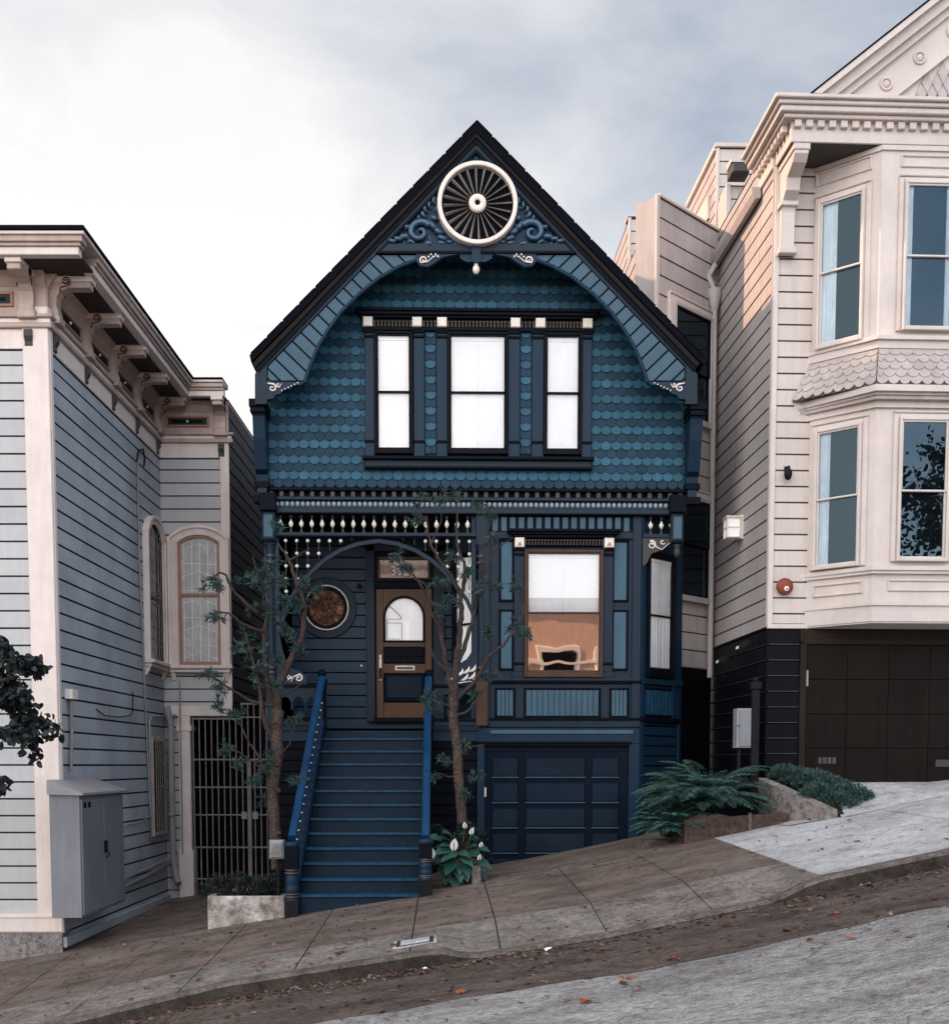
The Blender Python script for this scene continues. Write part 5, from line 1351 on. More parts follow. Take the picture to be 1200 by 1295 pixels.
# second bay front window further right completes the bay outside the frame
# eaves: frieze box flush with the bay front
zf0, zf1 = RB.z(183, 1120), RB.z(155, 1120)
mb = MB(RF); mb.bev(0, 9, -bd-.03, .03, zf0, zf1, .006, 0); mb.box(.02, 8.9, -bd, .0, zf0-.004, zf0+.01, 1)
for k in range(60): mb.bev(.03+k*.148, .03+k*.148+.09, -bd-.09, -bd-.02, zf1-.11, zf1-.02, .008)
mb.fr = RS
for k in range(9): mb.bev(LenS-.68+k*.148, LenS-.59+k*.148, -.09, -.02, zf1-.11, zf1-.02, .008)
mb.build('frieze', [M['rh_trim'], M['greybr']], RH)
mb = MB(RF)
for (o, a, b) in ((.10, -.02, .03), (.16, .03, .10), (.20, .10, .15), (.25, .15, .20)): mb.bev(-.02-o, 9, -bd-.03-o, .3, zf1+a, zf1+b, .01)
mb.build('cornice', M['rh_trim'], RH)
# the same cornice running back along the left side, with dentils
mb = MB(RS)
fb = LenS+bd+.03
mb.bev(LenS-.75, LenS-.035, -.03, .02, zf0, zf1, .006)
for (o, a, b) in ((.10, -.02, .03), (.16, .03, .10), (.20, .10, .15), (.25, .15, .20)): mb.bev(LenS-.75, LenS-.302, -.02-o, .3, zf1+a, zf1+b, .01)
mb.build('side_cornice', M['rh_trim'], RH)
# gutter on the side and downpipe
mb = MB(RS)
zq = zf0-.12
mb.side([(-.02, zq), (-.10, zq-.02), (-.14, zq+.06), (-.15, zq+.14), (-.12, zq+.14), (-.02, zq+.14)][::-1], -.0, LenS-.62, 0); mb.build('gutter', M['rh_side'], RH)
mb = MB(RS)
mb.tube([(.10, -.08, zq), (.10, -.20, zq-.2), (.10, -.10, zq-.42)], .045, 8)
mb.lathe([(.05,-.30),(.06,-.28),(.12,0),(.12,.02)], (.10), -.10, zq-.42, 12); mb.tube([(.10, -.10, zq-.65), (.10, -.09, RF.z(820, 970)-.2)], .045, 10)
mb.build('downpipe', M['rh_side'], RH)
# eave corbel
mb = MB(RF); za = zf0
mb.side([(-bd, za), (-bd, za-.12), (-bd+.08, za-.2), (-.34, za-.28), (-.30, za-.42), (-.16, za-.50), (-.12, za-.62), (-.10, za-1.05), (-.04, za-1.15), (0, za-1.15), (0, za)][::-1], .06, .24)
mb.bev(.04, .26, -bd-.02, 0, za-.08, za, .01); mb.bev(.03, .27, -.19, 0, za-.56, za-.5, .01); mb.bev(.03, .27, -.15, 0, za-1.15, za-1.07, .01)
mb.build('eave_corbel', M['rh_trim'], RH)
# pediment
RG = RF.off(-bd-.0); RG.rx = 1150; RG.ry = 60
zp = zf1+.20
s = (RG.hit(1018, 124), RG.hit(1172, 2)); sl_ = (s[1][1]-s[0][1])/(s[1][0]-s[0][0])
up0 = RG.u(1018, 124); w_ = 3.1
def rake(o0, o1, v0, v1, m_, mb, c0=0):
    # strip parallel to the left and right rake between perpendicular-ish vertical offsets
    a = (up0+o0/sl_, zp); 
    mb.prism([(up0+o0/sl_, zp), (up0+o1/sl_, zp), (up0+w_, zp+w_*sl_-o1), (up0+w_, zp+w_*sl_-o0)], v0, v1, m_)
    mb.prism([(up0+2*w_-o0/sl_, zp), (up0+2*w_-o1/sl_, zp), (up0+w_, zp+w_*sl_-o1), (up0+w_, zp+w_*sl_-o0)], v0, v1, m_)
mb = MB(RG); mb.prism([(up0+.3, zp), (up0+2*w_-.3, zp), (up0+w_, zp+w_*sl_-.2)], -.02, 8, 0)
rake(0, .10, -.28, 8, 0, mb); rake(.10, .24, -.20, .1, 0, mb); rake(.24, .34, -.12, .1, 0, mb); rake(.34, .78, -.06, .1, 0, mb); rake(.78, .82, -.09, .1, 0, mb)
mb.build('pediment', M['rh_trim'], RH)
mb = MB(RG); rake(-.014, .012, -.29, 8, 0, mb); mb.build('roof', M['roofing'], RH)
for k in range(1, 8):
    mb = MB(RG); u_ = up0+k*.42+.18; z_ = zp+(u_-up0)*sl_-.56
    mb.ring(u_, z_, .055, .085, -.085, -.05, 0, 20); mb.lathe([(.05,-.05),(.045,-.075),(.002,-.08)], u_, 0, z_, 14, 0, 'v')
    mb.build('rosette', M['rh_trim'], RH)
mb = MB(RG)
for r in range(16):
    for k in range(46):
        u_ = up0+k*.135+(.0675 if r % 2 else 0); z_ = zp+.12+r*.125
        top_ = min((u_-up0), (up0+2*w_-u_))*sl_-.86
        if z_-zp+.2 < top_+.1:
            mb.add([(u_, -.06, z_-.10), (u_+.066, -.05, z_+.03), (u_, -.026, z_+.2), (u_-.066, -.05, z_+.03), (u_, -.035, z_-.095), (u_+.066, -.028, z_+.034), (u_-.066, -.028, z_+.034)], [(0,1,2,3),(0,4,5,1),(4,0,3,6)], 0)
mb.box(up0+1.2, up0+2*w_-1.2, -.05, 0, zp, zp+.07, 0)
mb.build('diamond_shingles', M['rh_skirt'], RH)
# rear annex walls, seen between the two houses
bc = RS.w(0, 0, 0)
FA = Fr(bc.x-.02, bc.y+.12, 0, 890, 600)     # short front-facing strip beside the side wall, set behind
a45 = Fr(bc.x, bc.y+.1, 1.43+45, 870, 400)
# 45 degree wall runs back to the left: use a frame whose u increases to the right
uL = a45.u(831, 400)
zt45 = a45.z(270, 870)
zlow = RF.z(826, 930)
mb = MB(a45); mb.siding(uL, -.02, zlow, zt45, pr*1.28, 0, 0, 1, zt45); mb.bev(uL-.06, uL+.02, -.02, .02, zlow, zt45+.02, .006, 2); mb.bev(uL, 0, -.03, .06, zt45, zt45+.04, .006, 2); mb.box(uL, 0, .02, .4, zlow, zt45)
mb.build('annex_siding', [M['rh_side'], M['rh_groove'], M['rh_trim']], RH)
pL = a45.w(uL, 0, 0)
aS = Fr(pL.x, pL.y, -88.57)   # faces left; u runs toward viewer
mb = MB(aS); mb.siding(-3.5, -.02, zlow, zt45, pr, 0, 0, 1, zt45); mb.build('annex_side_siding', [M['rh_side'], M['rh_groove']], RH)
def annex_win(y0, y1, ym, x0=847, x1=896):
    fr = Fr(bc.x, bc.y+.1, 46.43, 870, (y0+y1)/2)
    casing(fr, x0, y0, x1, y1, 872, 4)
    sash_window(RH, fr, x0, y0, x1, y1, ym, M['rh_side'], M['sash'], -.04, 2.5, None, 'g_blue', 872, None, 4, [])
annex_win(392, 536, 470); annex_win(628, 762, 690)
# far block with flat top
FK = Fr(0, 23.5, 0, 830, 330)
mb = MB(FK); mb.siding(FK.u(795), FK.u(860), FK.z(500), FK.z(276), .215, 0, 0, 1, FK.z(276)); mb.bev(FK.u(794), FK.u(797.5), -.03, .02, FK.z(500), FK.z(275), .006, 2); mb.bev(FK.u(793), FK.u(880), -.05, .3, FK.z(275), FK.z(273), .004, 2); mb.box(FK.u(796), FK.u(880), .03, 3, FK.z(700), FK.z(276))
mb.build('rear_block', [M['rh'], M['rh_groove'], M['rh_trim']], RH)
pK = FK.w(FK.u(795), 0, 0); fK = Fr(pK.x, pK.y, -89.3)
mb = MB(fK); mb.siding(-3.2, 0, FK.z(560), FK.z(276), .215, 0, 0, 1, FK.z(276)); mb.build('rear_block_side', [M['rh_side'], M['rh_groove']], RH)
# upper rear block
FT = Fr(0, 23.0, 0, 935, 240)
mb = MB(FT); mb.siding(FT.u(907), FT.u(985), FT.z(420), FT.z(187), .215, 0, 0, 1, FT.z(187)); mb.bev(FT.u(905), FT.u(909), -.03, .02, FT.z(420), FT.z(185), .006, 2); mb.bev(FT.u(903), FT.u(990), -.06, .3, FT.z(187), FT.z(182), .006, 2); mb.box(FT.u(908), FT.u(1000), .03, 4, FT.z(900), FT.z(187))
mb.build('roof_room', [M['rh'], M['rh_groove'], M['rh_trim']], RH)
pT = FT.w(FT.u(905.5), 0, 0); fT = Fr(pT.x, pT.y, -88.6)
mb = MB(fT); mb.siding(-2.3, 0, FT.z(420), FT.z(187), .215, 0, 0, 1, FT.z(187)); mb.bev(-2.3, 0, -.05, .0, FT.z(190), FT.z(183), .004, 2)
mb.bev(-1.5, -.45, -.04, 0, FT.z(262), FT.z(232), .004, 2); mb.build('roof_room_side', [M['rh_side'], M['rh_groove'], M['rh_trim']], RH)
FV = Fr(0, 22.2, 0, 930, 260)
mb = MB(FV); mb.siding(FV.u(923), FV.u(960), FV.z(420), FV.z(234), .215, 0, 0, 1, FV.z(234)); mb.bev(FV.u(918), FV.u(924), -.02, .5, FV.z(420), FV.z(233), .006, 2); mb.box(FV.u(919), FV.u(960), .03, .7, FV.z(900), FV.z(235))
mb.build('stair_block', [M['rh'], M['rh_groove'], M['rh_trim']], RH)
mb = MB(FV); mb.bev(FV.u(919), FV.u(941), -.35, .0, FV.z(230), FV.z(213), .03, 0); mb.side([(-.36, FV.z(213)), (-.36, FV.z(217)), (.0, FV.z(217)), (0, FV.z(209)), (-.2, FV.z(210))][::-1], FV.u(918), FV.u(942), 1)
mb.build('roof_vent', [M['greybr'], M['rh_trim']], RH)
# fill wall between (below annex window)
mb = MB(a45); mb.box(uL, 0, .03, .3, zbot, zlow); mb.build('annex_base', M['rh_base'], RH)
# ---- wall fittings on the right house: separate things
def wpt(fr, px, py, v=0):
    f = fr.off(v); a, b = f.hit(px, py); return a, v, b
# lantern on the side wall
u_, _, z_ = wpt(RS, 928, 668, -.12)
ln = thing('wall_lantern', 'white box lantern with panes on the shaded side wall', 'lantern', tuple(RS.w(u_, 0, z_)))
mb = MB(RS); mb.bev(u_-.08, u_+.08, -.05, 0, z_-.16, z_+.18, .006)
mb.tube([(u_, -.03, z_+.1), (u_, -.13, z_+.14)], .01, 6); mb.build('back_plate', M['cream'], ln)
mb = MB(RS)
for du in (-.10, .10):
    for dv in (-.06, -.24): mb.box(u_+du-.008, u_+du+.008, dv-.008, dv+.008, z_-.14, z_+.14)
for zz in (-.14, 0, .13): 
    for dv in (-.06, -.24): mb.box(u_-.10, u_+.10, dv-.006, dv+.006, z_+zz-.008, z_+zz+.008)
    for du in (-.10, .10): mb.box(u_+du-.006, u_+du+.006, -.24, -.06, z_+zz-.008, z_+zz+.008)
mb.box(u_-.12, u_+.12, -.26, -.04, z_+.14, z_+.16); mb.build('lantern_frame', M['cream'], ln)
mb = MB(RS); mb.box(u_-.094, u_+.094, -.232, -.068, z_-.135, z_+.135); mb.build('frosted_glass', M['shade'], ln)
# black wall lamp
u_, _, z_ = wpt(RF, 997, 598, -.08)
wl = thing('wall_lamp', 'small black wall lamp on pale clapboards left of the lower bay window', 'lamp', tuple(RF.w(u_, 0, z_)))
mb = MB(RF); mb.bev(u_-.035, u_+.035, -.03, 0, z_-.02, z_+.1, .006); mb.tube([(u_, -.02, z_+.06), (u_, -.09, z_+.08), (u_, -.10, z_+.02)], .018, 8); mb.build('arm', M['blackm'], wl)
mb = MB(RF); mb.lathe([(.03,.06),(.05,.03),(.055,-.02),(.04,-.07),(.01,-.09)], u_-.01, -.10, z_-.01, 14); mb.build('lamp_shade', M['blackm'], wl)
# red alarm bell
u_, _, z_ = wpt(RF, 992, 742, -.04)
ab = thing('alarm_bell', 'round rust red alarm bell on the pale wall', 'bell', tuple(RF.w(u_, 0, z_)))
mb = MB(RF); mb.lathe([(.06,0),(.06,-.03),(.112,-.035),(.115,-.06),(.105,-.085),(.06,-.1),(.002,-.104)], u_, 0, z_, 28, 0, 'v'); mb.build('bell_dome', M['red'], ab)
mb = MB(RF); mb.lathe([(.032,-.095),(.032,-.112),(.002,-.114)], u_+.01, 0, z_-.035, 16, 0, 'v'); mb.build('white_disc', M['white'], ab)
mb = MB(RF); mb.lathe([(.011,-.11),(.011,-.118),(.002,-.12)], u_+.01, 0, z_-.035, 12, 0, 'v'); mb.build('bolt', M['blackm'], ab)
# flood lights under the side
for (px, py, lb) in ((944, 815, 'black floodlight nearer the front corner of the black base wall'), (918, 833, 'small floodlight deeper along the black base wall')):
    u_, _, z_ = wpt(RS, px, py, -.15); fl = thing('floodlight', lb, 'floodlight', tuple(RS.w(u_, 0, z_)), 'floodlights on the black side wall')
    mb = MB(RS); mb.tube([(u_, 0, z_+.06), (u_, -.08, z_+.04), (u_-.0, -.16, z_)], .014, 6); mb.box(u_-.04, u_+.04, -.02, 0, z_+.02, z_+.1); mb.build('arm', M['blackm'], fl)
    mb = MB(RS)
    mb.side([(-.10, z_+.03), (-.16, z_+.05), (-.26, z_-.02), (-.27, z_-.07), (-.20, z_-.05)][::-1], u_-.10, u_+.08); mb.build('lamp_head', M['blackm'], fl)
    mb = MB(RS); mb.add([(u_-.09, -.275, z_-.025), (u_+.07, -.275, z_-.025), (u_+.07, -.28, z_-.065), (u_-.09, -.28, z_-.065)], [(0,1,2,3)]); mb.build('lens', M['white'], fl)
# electric box on post
YE = 17.0
a = at(932, 896, YE); b = at(950, 946, YE)
eb = thing('electric_box', 'grey metal electric box fixed beside a black post', 'box', (b.x, YE, b.z))
mb = MB(); mb.bev(a.x, b.x, YE, YE+.22, b.z, a.z, .006); mb.build('box_body', M['galv'], eb)
mb = MB(); mb.bev(a.x+.03, b.x-.01, YE-.015, YE+.01, b.z+.02, a.z-.02, .006); mb.build('box_door', M['metal'], eb)
mb = MB(); mb.ball((a.x+.005, YE-.03, (a.z+b.z)/2+.05), .022, 0, 8); mb.build('catch', M['galv'], eb)
mb = MB(); mb.bev(a.x+.03, a.x+.07, YE+.05, YE+.1, SW(b.x, 16.6)-.3, b.z); mb.build('box_leg', M['blackm'], eb)
a = at(951, 872, YE); b = at(958.5, 1000, YE)
mb = MB(); mb.bev(a.x, b.x, YE-.02, YE+.07, SW(b.x, 16.6)-.2, a.z, .006); mb.bev(a.x-.02, b.x+.02, YE-.04, YE+.09, a.z, a.z+.1, .01); mb.ball(((a.x+b.x)/2, YE+.02, a.z+.13), .04)
mb.build('fence_post', M['blackm'], origin=((a.x+b.x)/2, YE, b.z), label='thin black post with knob cap in front of the black wall', cat='post')
# ---------------------------------------------------------------- planters, beds
def planter(name, label, x0, x1, y0, y1, ztop, zb, mat, cat='planter', t=.07):
    mb = MB(); 
    o = [(x0, y0), (x1, y0), (x1, y1), (x0, y1)]
    mb.bev(x0, x1, y0, y0+t, zb, ztop, .012); mb.box(x0, x0+t, y0+t, y1, zb, ztop-.003); mb.box(x1-t, x1, y0+t, y1, zb, ztop-.003); mb.box(x0+t, x1-t, y1-t, y1, zb, ztop-.003)
    mb.box(x0+t, x1-t, y0+t, y1-t, zb, ztop-.05, 1)
    return mb.build(name, [mat, M['soil']], origin=((x0+x1)/2, (y0+y1)/2, zb), label=label, cat=cat)
YL = 15.95
pa, pb_ = at(262, 1134, YL), at(360, 1150, YL)
planter('concrete_planter', 'low concrete planter with peeling white paint left of the steps', pa.x, pb_.x, YL, YL+1.0, pa.z, pa.z-.75, M['planterc'])
pc, pd = at(546, 1128, 16.35), at(608, 1100, 16.35)
mb = MB(); mb.box(pc.x, pd.x-.14, 16.35, 17.4, pc.z-.5, pc.z-.0, 1); mb.bev(pd.x-.12, pd.x, 16.3, 17.5, pc.z-.4, at(600, 1095, 16.3).z, .01, 0); mb.bev(pc.x-.05, pd.x-.12, 16.3, 16.36, pc.z-.4, pc.z+.03, .008, 0)
mb.build('flower_bed', [M['kerb'], M['soil']], origin=(pc.x, 16.35, pc.z), label='small flower bed with concrete edge between steps and garage', cat='planter')
# right bed with brown wall
ba, bb_ = at(866, 1037, 16.3), at(1000, 1030, 16.3)
mb = MB()
zl = at(866, 1037, 16.3).z; zr = at(985, 1028, 16.3).z
mb.add([(ba.x, 16.3, -1.6), (bb_.x-.05, 16.3, -1.2), (bb_.x-.05, 16.3, zr), (ba.x, 16.3, zl), (ba.x, 16.42, -1.6), (bb_.x-.05, 16.42, -1.2), (bb_.x-.05, 16.42, zr), (ba.x, 16.42, zl)], [(0,1,2,3),(3,2,6,7),(0,3,7,4),(1,5,6,2),(5,4,7,6)], 0)
xm = at(948, 1030, 16.3).x; mb.bev(xm-.02, xm+.02, 16.27, 16.3, -1.3, zr+.0, .004, 2)
mb.box(ba.x, ba.x+.12, 16.42, 18.2, -1.7, zl); mb.box(ba.x+.12, bb_.x-.05, 16.42, 18.3, -1.6, zl-.12, 1)
mb.build('bed_wall', [M['bedwall'], M['soil'], M['kerb']], origin=(ba.x, 16.3, -1.2), label='low red brown retaining wall in front of the fern', cat='wall')
# small stub wall at the garage's right corner
q0, q1 = at(803, 1080, 17.0), at(845, 1080, 17.0)
mb = MB(); mb.bev(q0.x, q1.x, 17.0, 17.2, -1.7, at(803, 1062, 17.0).z, .01); mb.build('stub_wall', M['kerb'], origin=(q0.x, 17, -1.5), label='short concrete stub wall at the right corner of the garage opening', cat='wall')
# sloping bed wall by the right driveway
w0 = at(958, 984, 17.0); w1 = at(1045, 1028, 15.7)
mb = MB()
P4 = [(w0.x, 17.05), (w0.x+.14, 17.05), (w1.x+.14, 15.7), (w1.x, 15.7)]
tops = [w0.z, w0.z, w1.z+.04, w1.z+.04]
mb.add([(x, y, -1.5) for x, y in P4]+[(x, y, z) for (x, y), z in zip(P4, tops)], [(0,1,5,4),(1,2,6,5),(2,3,7,6),(3,0,4,7),(4,5,6,7)])
mb.build('sloping_wall', M['stone'], origin=(w0.x, 17, -.9), label='sloping concrete kerb wall between fern bed and driveway bush', cat='wall')
mb = MB(); P5 = [(w0.x+.14, 17.3), (w0.x+1.35, 17.3), (w1.x+.6, 15.7), (w1.x+.14, 15.7)]
tz = [w0.z-.03, gzr-.02, w1.z-.02, w1.z-.02]
mb.add([(x, y, z) for (x, y), z in zip(P5, tz)], [(0,3,2,1)]); mb.build('bed_soil', M['soil'], kind='structure')
# small triangular paved patch between
mb = MB(); P6 = [at(950, 1016, 17.2), at(962, 1011, 17.2), at(1046, 1032, 15.75), at(996, 1045, 15.9)]
mb.add([(q.x, q.y, SW(q.x, q.y)+.012) for q in P6], [(0,3,2,1)]); mb.build('side_path', M['walk3'], kind='structure')
# intercom box left of the bottom newel
a = at(340, 1063, 16.1); b = at(359, 1087, 16.1)
ib = thing('meter_box', 'rounded grey plastic box beside the left newel post above the planter', 'box', (a.x, 16.1, b.z))
mb = MB(); mb.bev(a.x, b.x, 16.1, 16.25, b.z, a.z, .03); mb.build('box_body', M['galv'], ib)
mb = MB(); 
for k in range(5):
    x = a.x+.04+k*.025; mb.tube([(x-.02, 16.095, b.z+.05), (x+.03, 16.095, a.z-.05)], .004, 5)
mb.build('grille', M['iron'], ib)
mb = MB(); mb.bev(a.x+.08, a.x+.12, 16.2, 16.26, G(a.x, 16.2)-.1, b.z); mb.build('stand', M['blackm'], ib)
# utility cover in the pavement
cx_, cy_ = at(526, 1196, 12.15).x, 12.2
cv = MB(); n = 2
def cz_(x, y): return SW(x, y)+.006
sheet(cv, cx_-.22, cx_+.20, cy_-.22, cy_+.20, cz_, 3, 3, 0, .0, .01); sheet(cv, cx_-.19, cx_+.17, cy_-.19, cy_+.17, cz_, 3, 3, 1, .004, .004); sheet(cv, cx_-.15, cx_+.13, cy_-.15, cy_+.13, cz_, 3, 3, 0, .008, .004)
cv.build('utility_cover', [M['walk3'], M['joint']], origin=(cx_, cy_, SW(cx_, cy_)), label='small rectangular utility cover set in the pavement near the kerb', cat='cover')

# ---------------------------------------------------------------- vegetation
def leaf(mb, p, d, n_, L, W, m=0):
    d = d.normalized(); s_ = d.cross(n_); s_ = s_.normalized() if s_.length > 1e-4 else d.orthogonal().normalized()
    up_ = s_.cross(d)
    mb.add([tuple(p), tuple(p+d*L*.45+s_*W), tuple(p+d*L-up_*L*.12), tuple(p+d*L*.45-s_*W)], [(0,1,2,3)], m)
def rv(): 
    while True:
        v = Vector((random.uniform(-1,1), random.uniform(-1,1), random.uniform(-1,1)))
        if .05 < v.length < 1: return v.normalized()
def tuft(mb, c, r, n, L=.085, W=.008):
    """spray of narrow leaves on a few twigs"""
    for t in range(max(3, n//9)):
        d = rv(); d.z = d.z*.6-.05; d.normalize(); e = c+d*r*random.uniform(.5, 1.1)
        m0 = (c+e)/2+rv()*.03; mb.tube([tuple(c), tuple(m0), tuple(e)], [.006,.004,.002], 4, 1)
        e2 = m0+(d+rv()).normalized()*r*.5; mb.tube([tuple(m0), tuple(e2)], [.003,.0015], 4, 1)
        for k in range(14):
            f = random.uniform(.15, 1); p = c.lerp(e, f); q = (d*.9+rv()).normalized()
            leaf(mb, p, q, rv(), L*random.uniform(.6, 1.25), W*random.uniform(.8, 1.3))
def catmull(pts, k=5):
    P_ = [pts[0]]+pts+[pts[-1]]; out_ = []
    for i in range(1, len(P_)-2):
        for j in range(k):
            t = j/k; a, b, c_, d_ = P_[i-1], P_[i], P_[i+1], P_[i+2]
            out_.append(.5*((2*b)+(c_-a)*t+(2*a-5*b+4*c_-d_)*t*t+(3*b-a-3*c_+d_)*t**3))
    out_.append(P_[-2]); return out_
def limb(mb, pts, r0, r1, m=0, wob=.012):
    P_ = catmull(pts); n = len(P_)
    P_ = [p+rv()*wob*(0 if i == 0 else 1) for i, p in enumerate(P_)]
    mb.tube([tuple(p) for p in P_], [(r0+(r1-r0)*i/(n-1))*random.uniform(.93, 1.1) for i in range(n)], 9, m)
def tree(name, label, Y, trunk, r0, r1, limbs, tufts, seed, mats, dn=1.0):
    random.seed(seed)
    t3 = [at(x, y, Y+dy) for x, y, dy in trunk]
    root = thing(name, label, 'tree', tuple(t3[0]))
    mb = MB(); limb(mb, t3, r0, r1, 0, .006)
    for k in range(9):   # pruning knots
        p = t3[0].lerp(t3[-1], random.random()); mb.ball(tuple(p+Vector((random.uniform(-1,1)*r1, -r1*.7, 0))), r1*.45, 0, 8)
    mb.build('trunk', mats[0], root)
    for lb in limbs:
        mb = MB(); limb(mb, [at(x, y, Y+dy) for x, y, dy in lb[0]], lb[1], lb[2], 0); 
        x, y, dy = lb[0][-1]; mb.build('limb', mats[1], root)
    mb = MB()
    for (x, y, r, n) in tufts:
        for q in range(3):
            c = at(x, y, Y+random.uniform(-.35, .35)); c += Vector((random.uniform(-1,1)*r*.7, 0, random.uniform(-1,1)*r*.6)); tuft(mb, c, r*.8, int(n*dn))
    mb.build('crown', [mats[2], mats[1]], root)
    return root
tm = (M['bark'], M['bark2'], M['podo'])
tree('street_tree', 'slender pruned tree with tufted leaves left of the blue steps', 16.6,
     [(350,1100,.0),(347,1040,.0),(345,1000,.0),(350,955,.02),(349,925,0),(352,898,0)], .070, .078,
     [([(352,905,0),(353,870,0),(368,835,0),(383,800,0),(384,765,0),(374,735,0),(364,705,0),(352,688,0)], .055, .014),
      ([(366,708,0),(378,702,0),(392,694,0)], .016, .006), ([(376,738,0),(390,750,0),(404,748,0)], .014, .005),
      ([(349,900,0),(338,865,.1),(334,810,.1),(339,760,.12),(334,715,.1)], .045, .014),
      ([(347,935,0),(334,915,-.1),(329,870,-.1),(318,830,-.1),(310,800,-.1)], .035, .012),
      ([(344,892,0),(318,886,-.1),(292,872,-.15),(262,852,-.2)], .028, .009),
      ([(335,800,.1),(312,792,0),(288,776,-.1),(265,776,-.1)], .024, .007), ([(325,775,.05),(300,752,0),(282,725,0),(266,732,0)], .026, .008),
      ([(345,1000,0),(330,962,-.1),(312,935,-.15),(300,905,-.2)], .025, .008), ([(348,965,0),(366,940,-.1),(376,905,-.1)], .016, .005),
      ([(346,985,0),(330,972,-.1),(308,955,-.2),(284,948,-.2)], .016, .005), ([(352,880,0),(372,872,-.1),(392,850,-.1)], .014, .005), ([(318,745,.0),(322,720,0),(320,700,0)], .012, .005)],
     [(264,735,.12,26),(276,742,.10,22),(274,778,.11,28),(260,858,.12,30),(282,868,.12,26),(276,893,.12,26),(296,905,.13,30),(322,728,.16,44),(340,742,.15,40),(345,716,.12,26),
      (326,765,.15,38),(352,782,.15,40),(362,800,.14,36),(322,806,.16,40),(308,818,.14,34),(377,765,.10,20),(358,762,.12,28),(318,846,.14,34),(336,862,.14,34),(374,906,.11,26),
      (288,948,.12,30),(302,966,.12,30),(318,988,.13,32),(341,958,.11,22),(338,980,.12,24),(334,1012,.13,30),(378,822,.09,14),(386,738,.09,16),(402,745,.07,12),(352,662,.08,14),(328,840,.13,30),(345,830,.12,28),(372,985,.10,18),(310,735,.12,26),(360,735,.10,18)],
     11, tm)
tree('street_tree', 'taller pruned tree with twisted bare limbs right of the steps', 16.9,
     [(586,1062,0),(583,1020,0),(580,985,0),(578,945,0),(573,910,0),(574,880,0)], .068, .062,
     [([(574,885,0),(566,850,0),(558,805,0),(550,770,0),(530,738,0),(504,702,0)], .038, .009),
      ([(575,880,0),(578,835,0),(582,790,0),(582,755,0),(566,722,0),(545,690,0),(540,655,0)], .05, .010),
      ([(578,840,0),(592,805,.05),(601,765,.1),(608,725,.1),(613,690,.1),(622,655,.1)], .035, .010),
      ([(577,885,0),(600,862,0),(618,832,-.1),(640,812,-.1),(662,775,-.1),(652,735,-.1)], .032, .009),
      ([(606,745,.1),(622,702,0),(650,680,-.1)], .018, .006), ([(582,760,0),(588,720,-.1),(577,680,-.1),(580,628,-.1)], .028, .008),
      ([(560,805,0),(545,770,-.1),(538,740,-.1),(520,730,-.1)], .02, .006), ([(574,900,0),(560,890,-.1),(545,886,-.1)], .018, .006),
      ([(578,905,0),(596,896,-.1),(612,868,-.1)], .022, .008), ([(545,690,0),(556,662,0),(560,640,0)], .014, .005), ([(540,660,0),(530,645,0),(534,632,0)], .012, .005),
      ([(580,960,0),(596,945,-.1),(612,942,-.1)], .012, .004), ([(578,985,0),(560,980,-.1),(548,975,-.1)], .012, .004), ([(566,850,0),(548,830,0),(540,800,0)], .02, .006)],
     [(536,632,.12,26),(558,628,.13,28),(580,626,.12,26),(530,660,.09,16),(503,702,.10,22),(512,716,.09,16),(553,735,.10,22),(601,745,.10,24),(626,738,.11,28),(560,770,.11,26),(610,800,.09,18),
      (646,792,.11,26),(662,802,.10,20),(652,742,.08,14),(612,852,.11,26),(600,880,.10,22),(548,898,.10,22),(545,882,.08,14),(560,962,.09,16),(592,944,.10,22),(548,980,.11,24),(604,982,.09,16),(622,682,.08,14),(590,728,.10,20),(570,705,.09,16),(620,650,.08,14),(608,640,.08,12),(573,760,.08,14),(590,1005,.07,12)],
     23, tm, .9)
# dark leafy branches entering at the left
random.seed(5)
T = thing('broadleaf_tree', 'dark round leaved tree whose branches enter at the left edge', 'tree', (-6.2, 12.4, SW(-6.2, 12.4)))
mb = MB(); limb(mb, [Vector((-6.2, 12.4, SW(-6.2, 12.4))), Vector((-6.15, 12.4, -.9)), Vector((-6.0, 12.4, .6)), Vector((-6.1, 12.4, 1.9))], .1, .05); mb.build('trunk', M['bark2'], T)
mb = MB(); lf = MB()
def rleaf(mb, p, d, s):
    n_ = rv(); d = d.normalized(); s_ = d.cross(n_).normalized(); u2 = s_.cross(d)
    pts = [p+d*s*(.5-.5*math.cos(math.pi*2*i/8*.5*2)) if False else p+d*s*(.5-.5*math.cos(2*math.pi*i/8))+s_*s*.36*math.sin(2*math.pi*i/8)*(1.25-.5*(.5-.5*math.cos(2*math.pi*i/8)))+u2*s*.16*abs(math.sin(2*math.pi*i/8)) for i in range(8)]
    mb.add([tuple(q) for q in pts], [tuple(range(8))], 0)
for br in ([(-60,900),(-10,880),(15,880),(40,900),(70,925)], [(-60,890),(-20,850),(10,835),(35,838),(50,845)], [(-60,910),(-10,930),(20,925),(45,928)], [(-60,930),(-15,985),(3,992)], [(-50,870),(-10,815),(8,822)], [(10,880),(25,905),(42,955)], [(0,860),(15,862),(28,880)]):
    P_ = [at(x, y, 12.4+random.uniform(-.2, .2)) for x, y in br]; 
    st = Vector((-6.03, 12.4, .4)); limb(mb, [st, *P_], .03, .005, 0, .01)
    C_ = catmull(P_, 8)
    for c in C_:
        for k in range(9): 
            p = c+rv()*.07; rleaf(lf, p, rv()+Vector((0,0,-.7)), random.uniform(.06, .10))
mb.build('limb', M['bark2'], T)
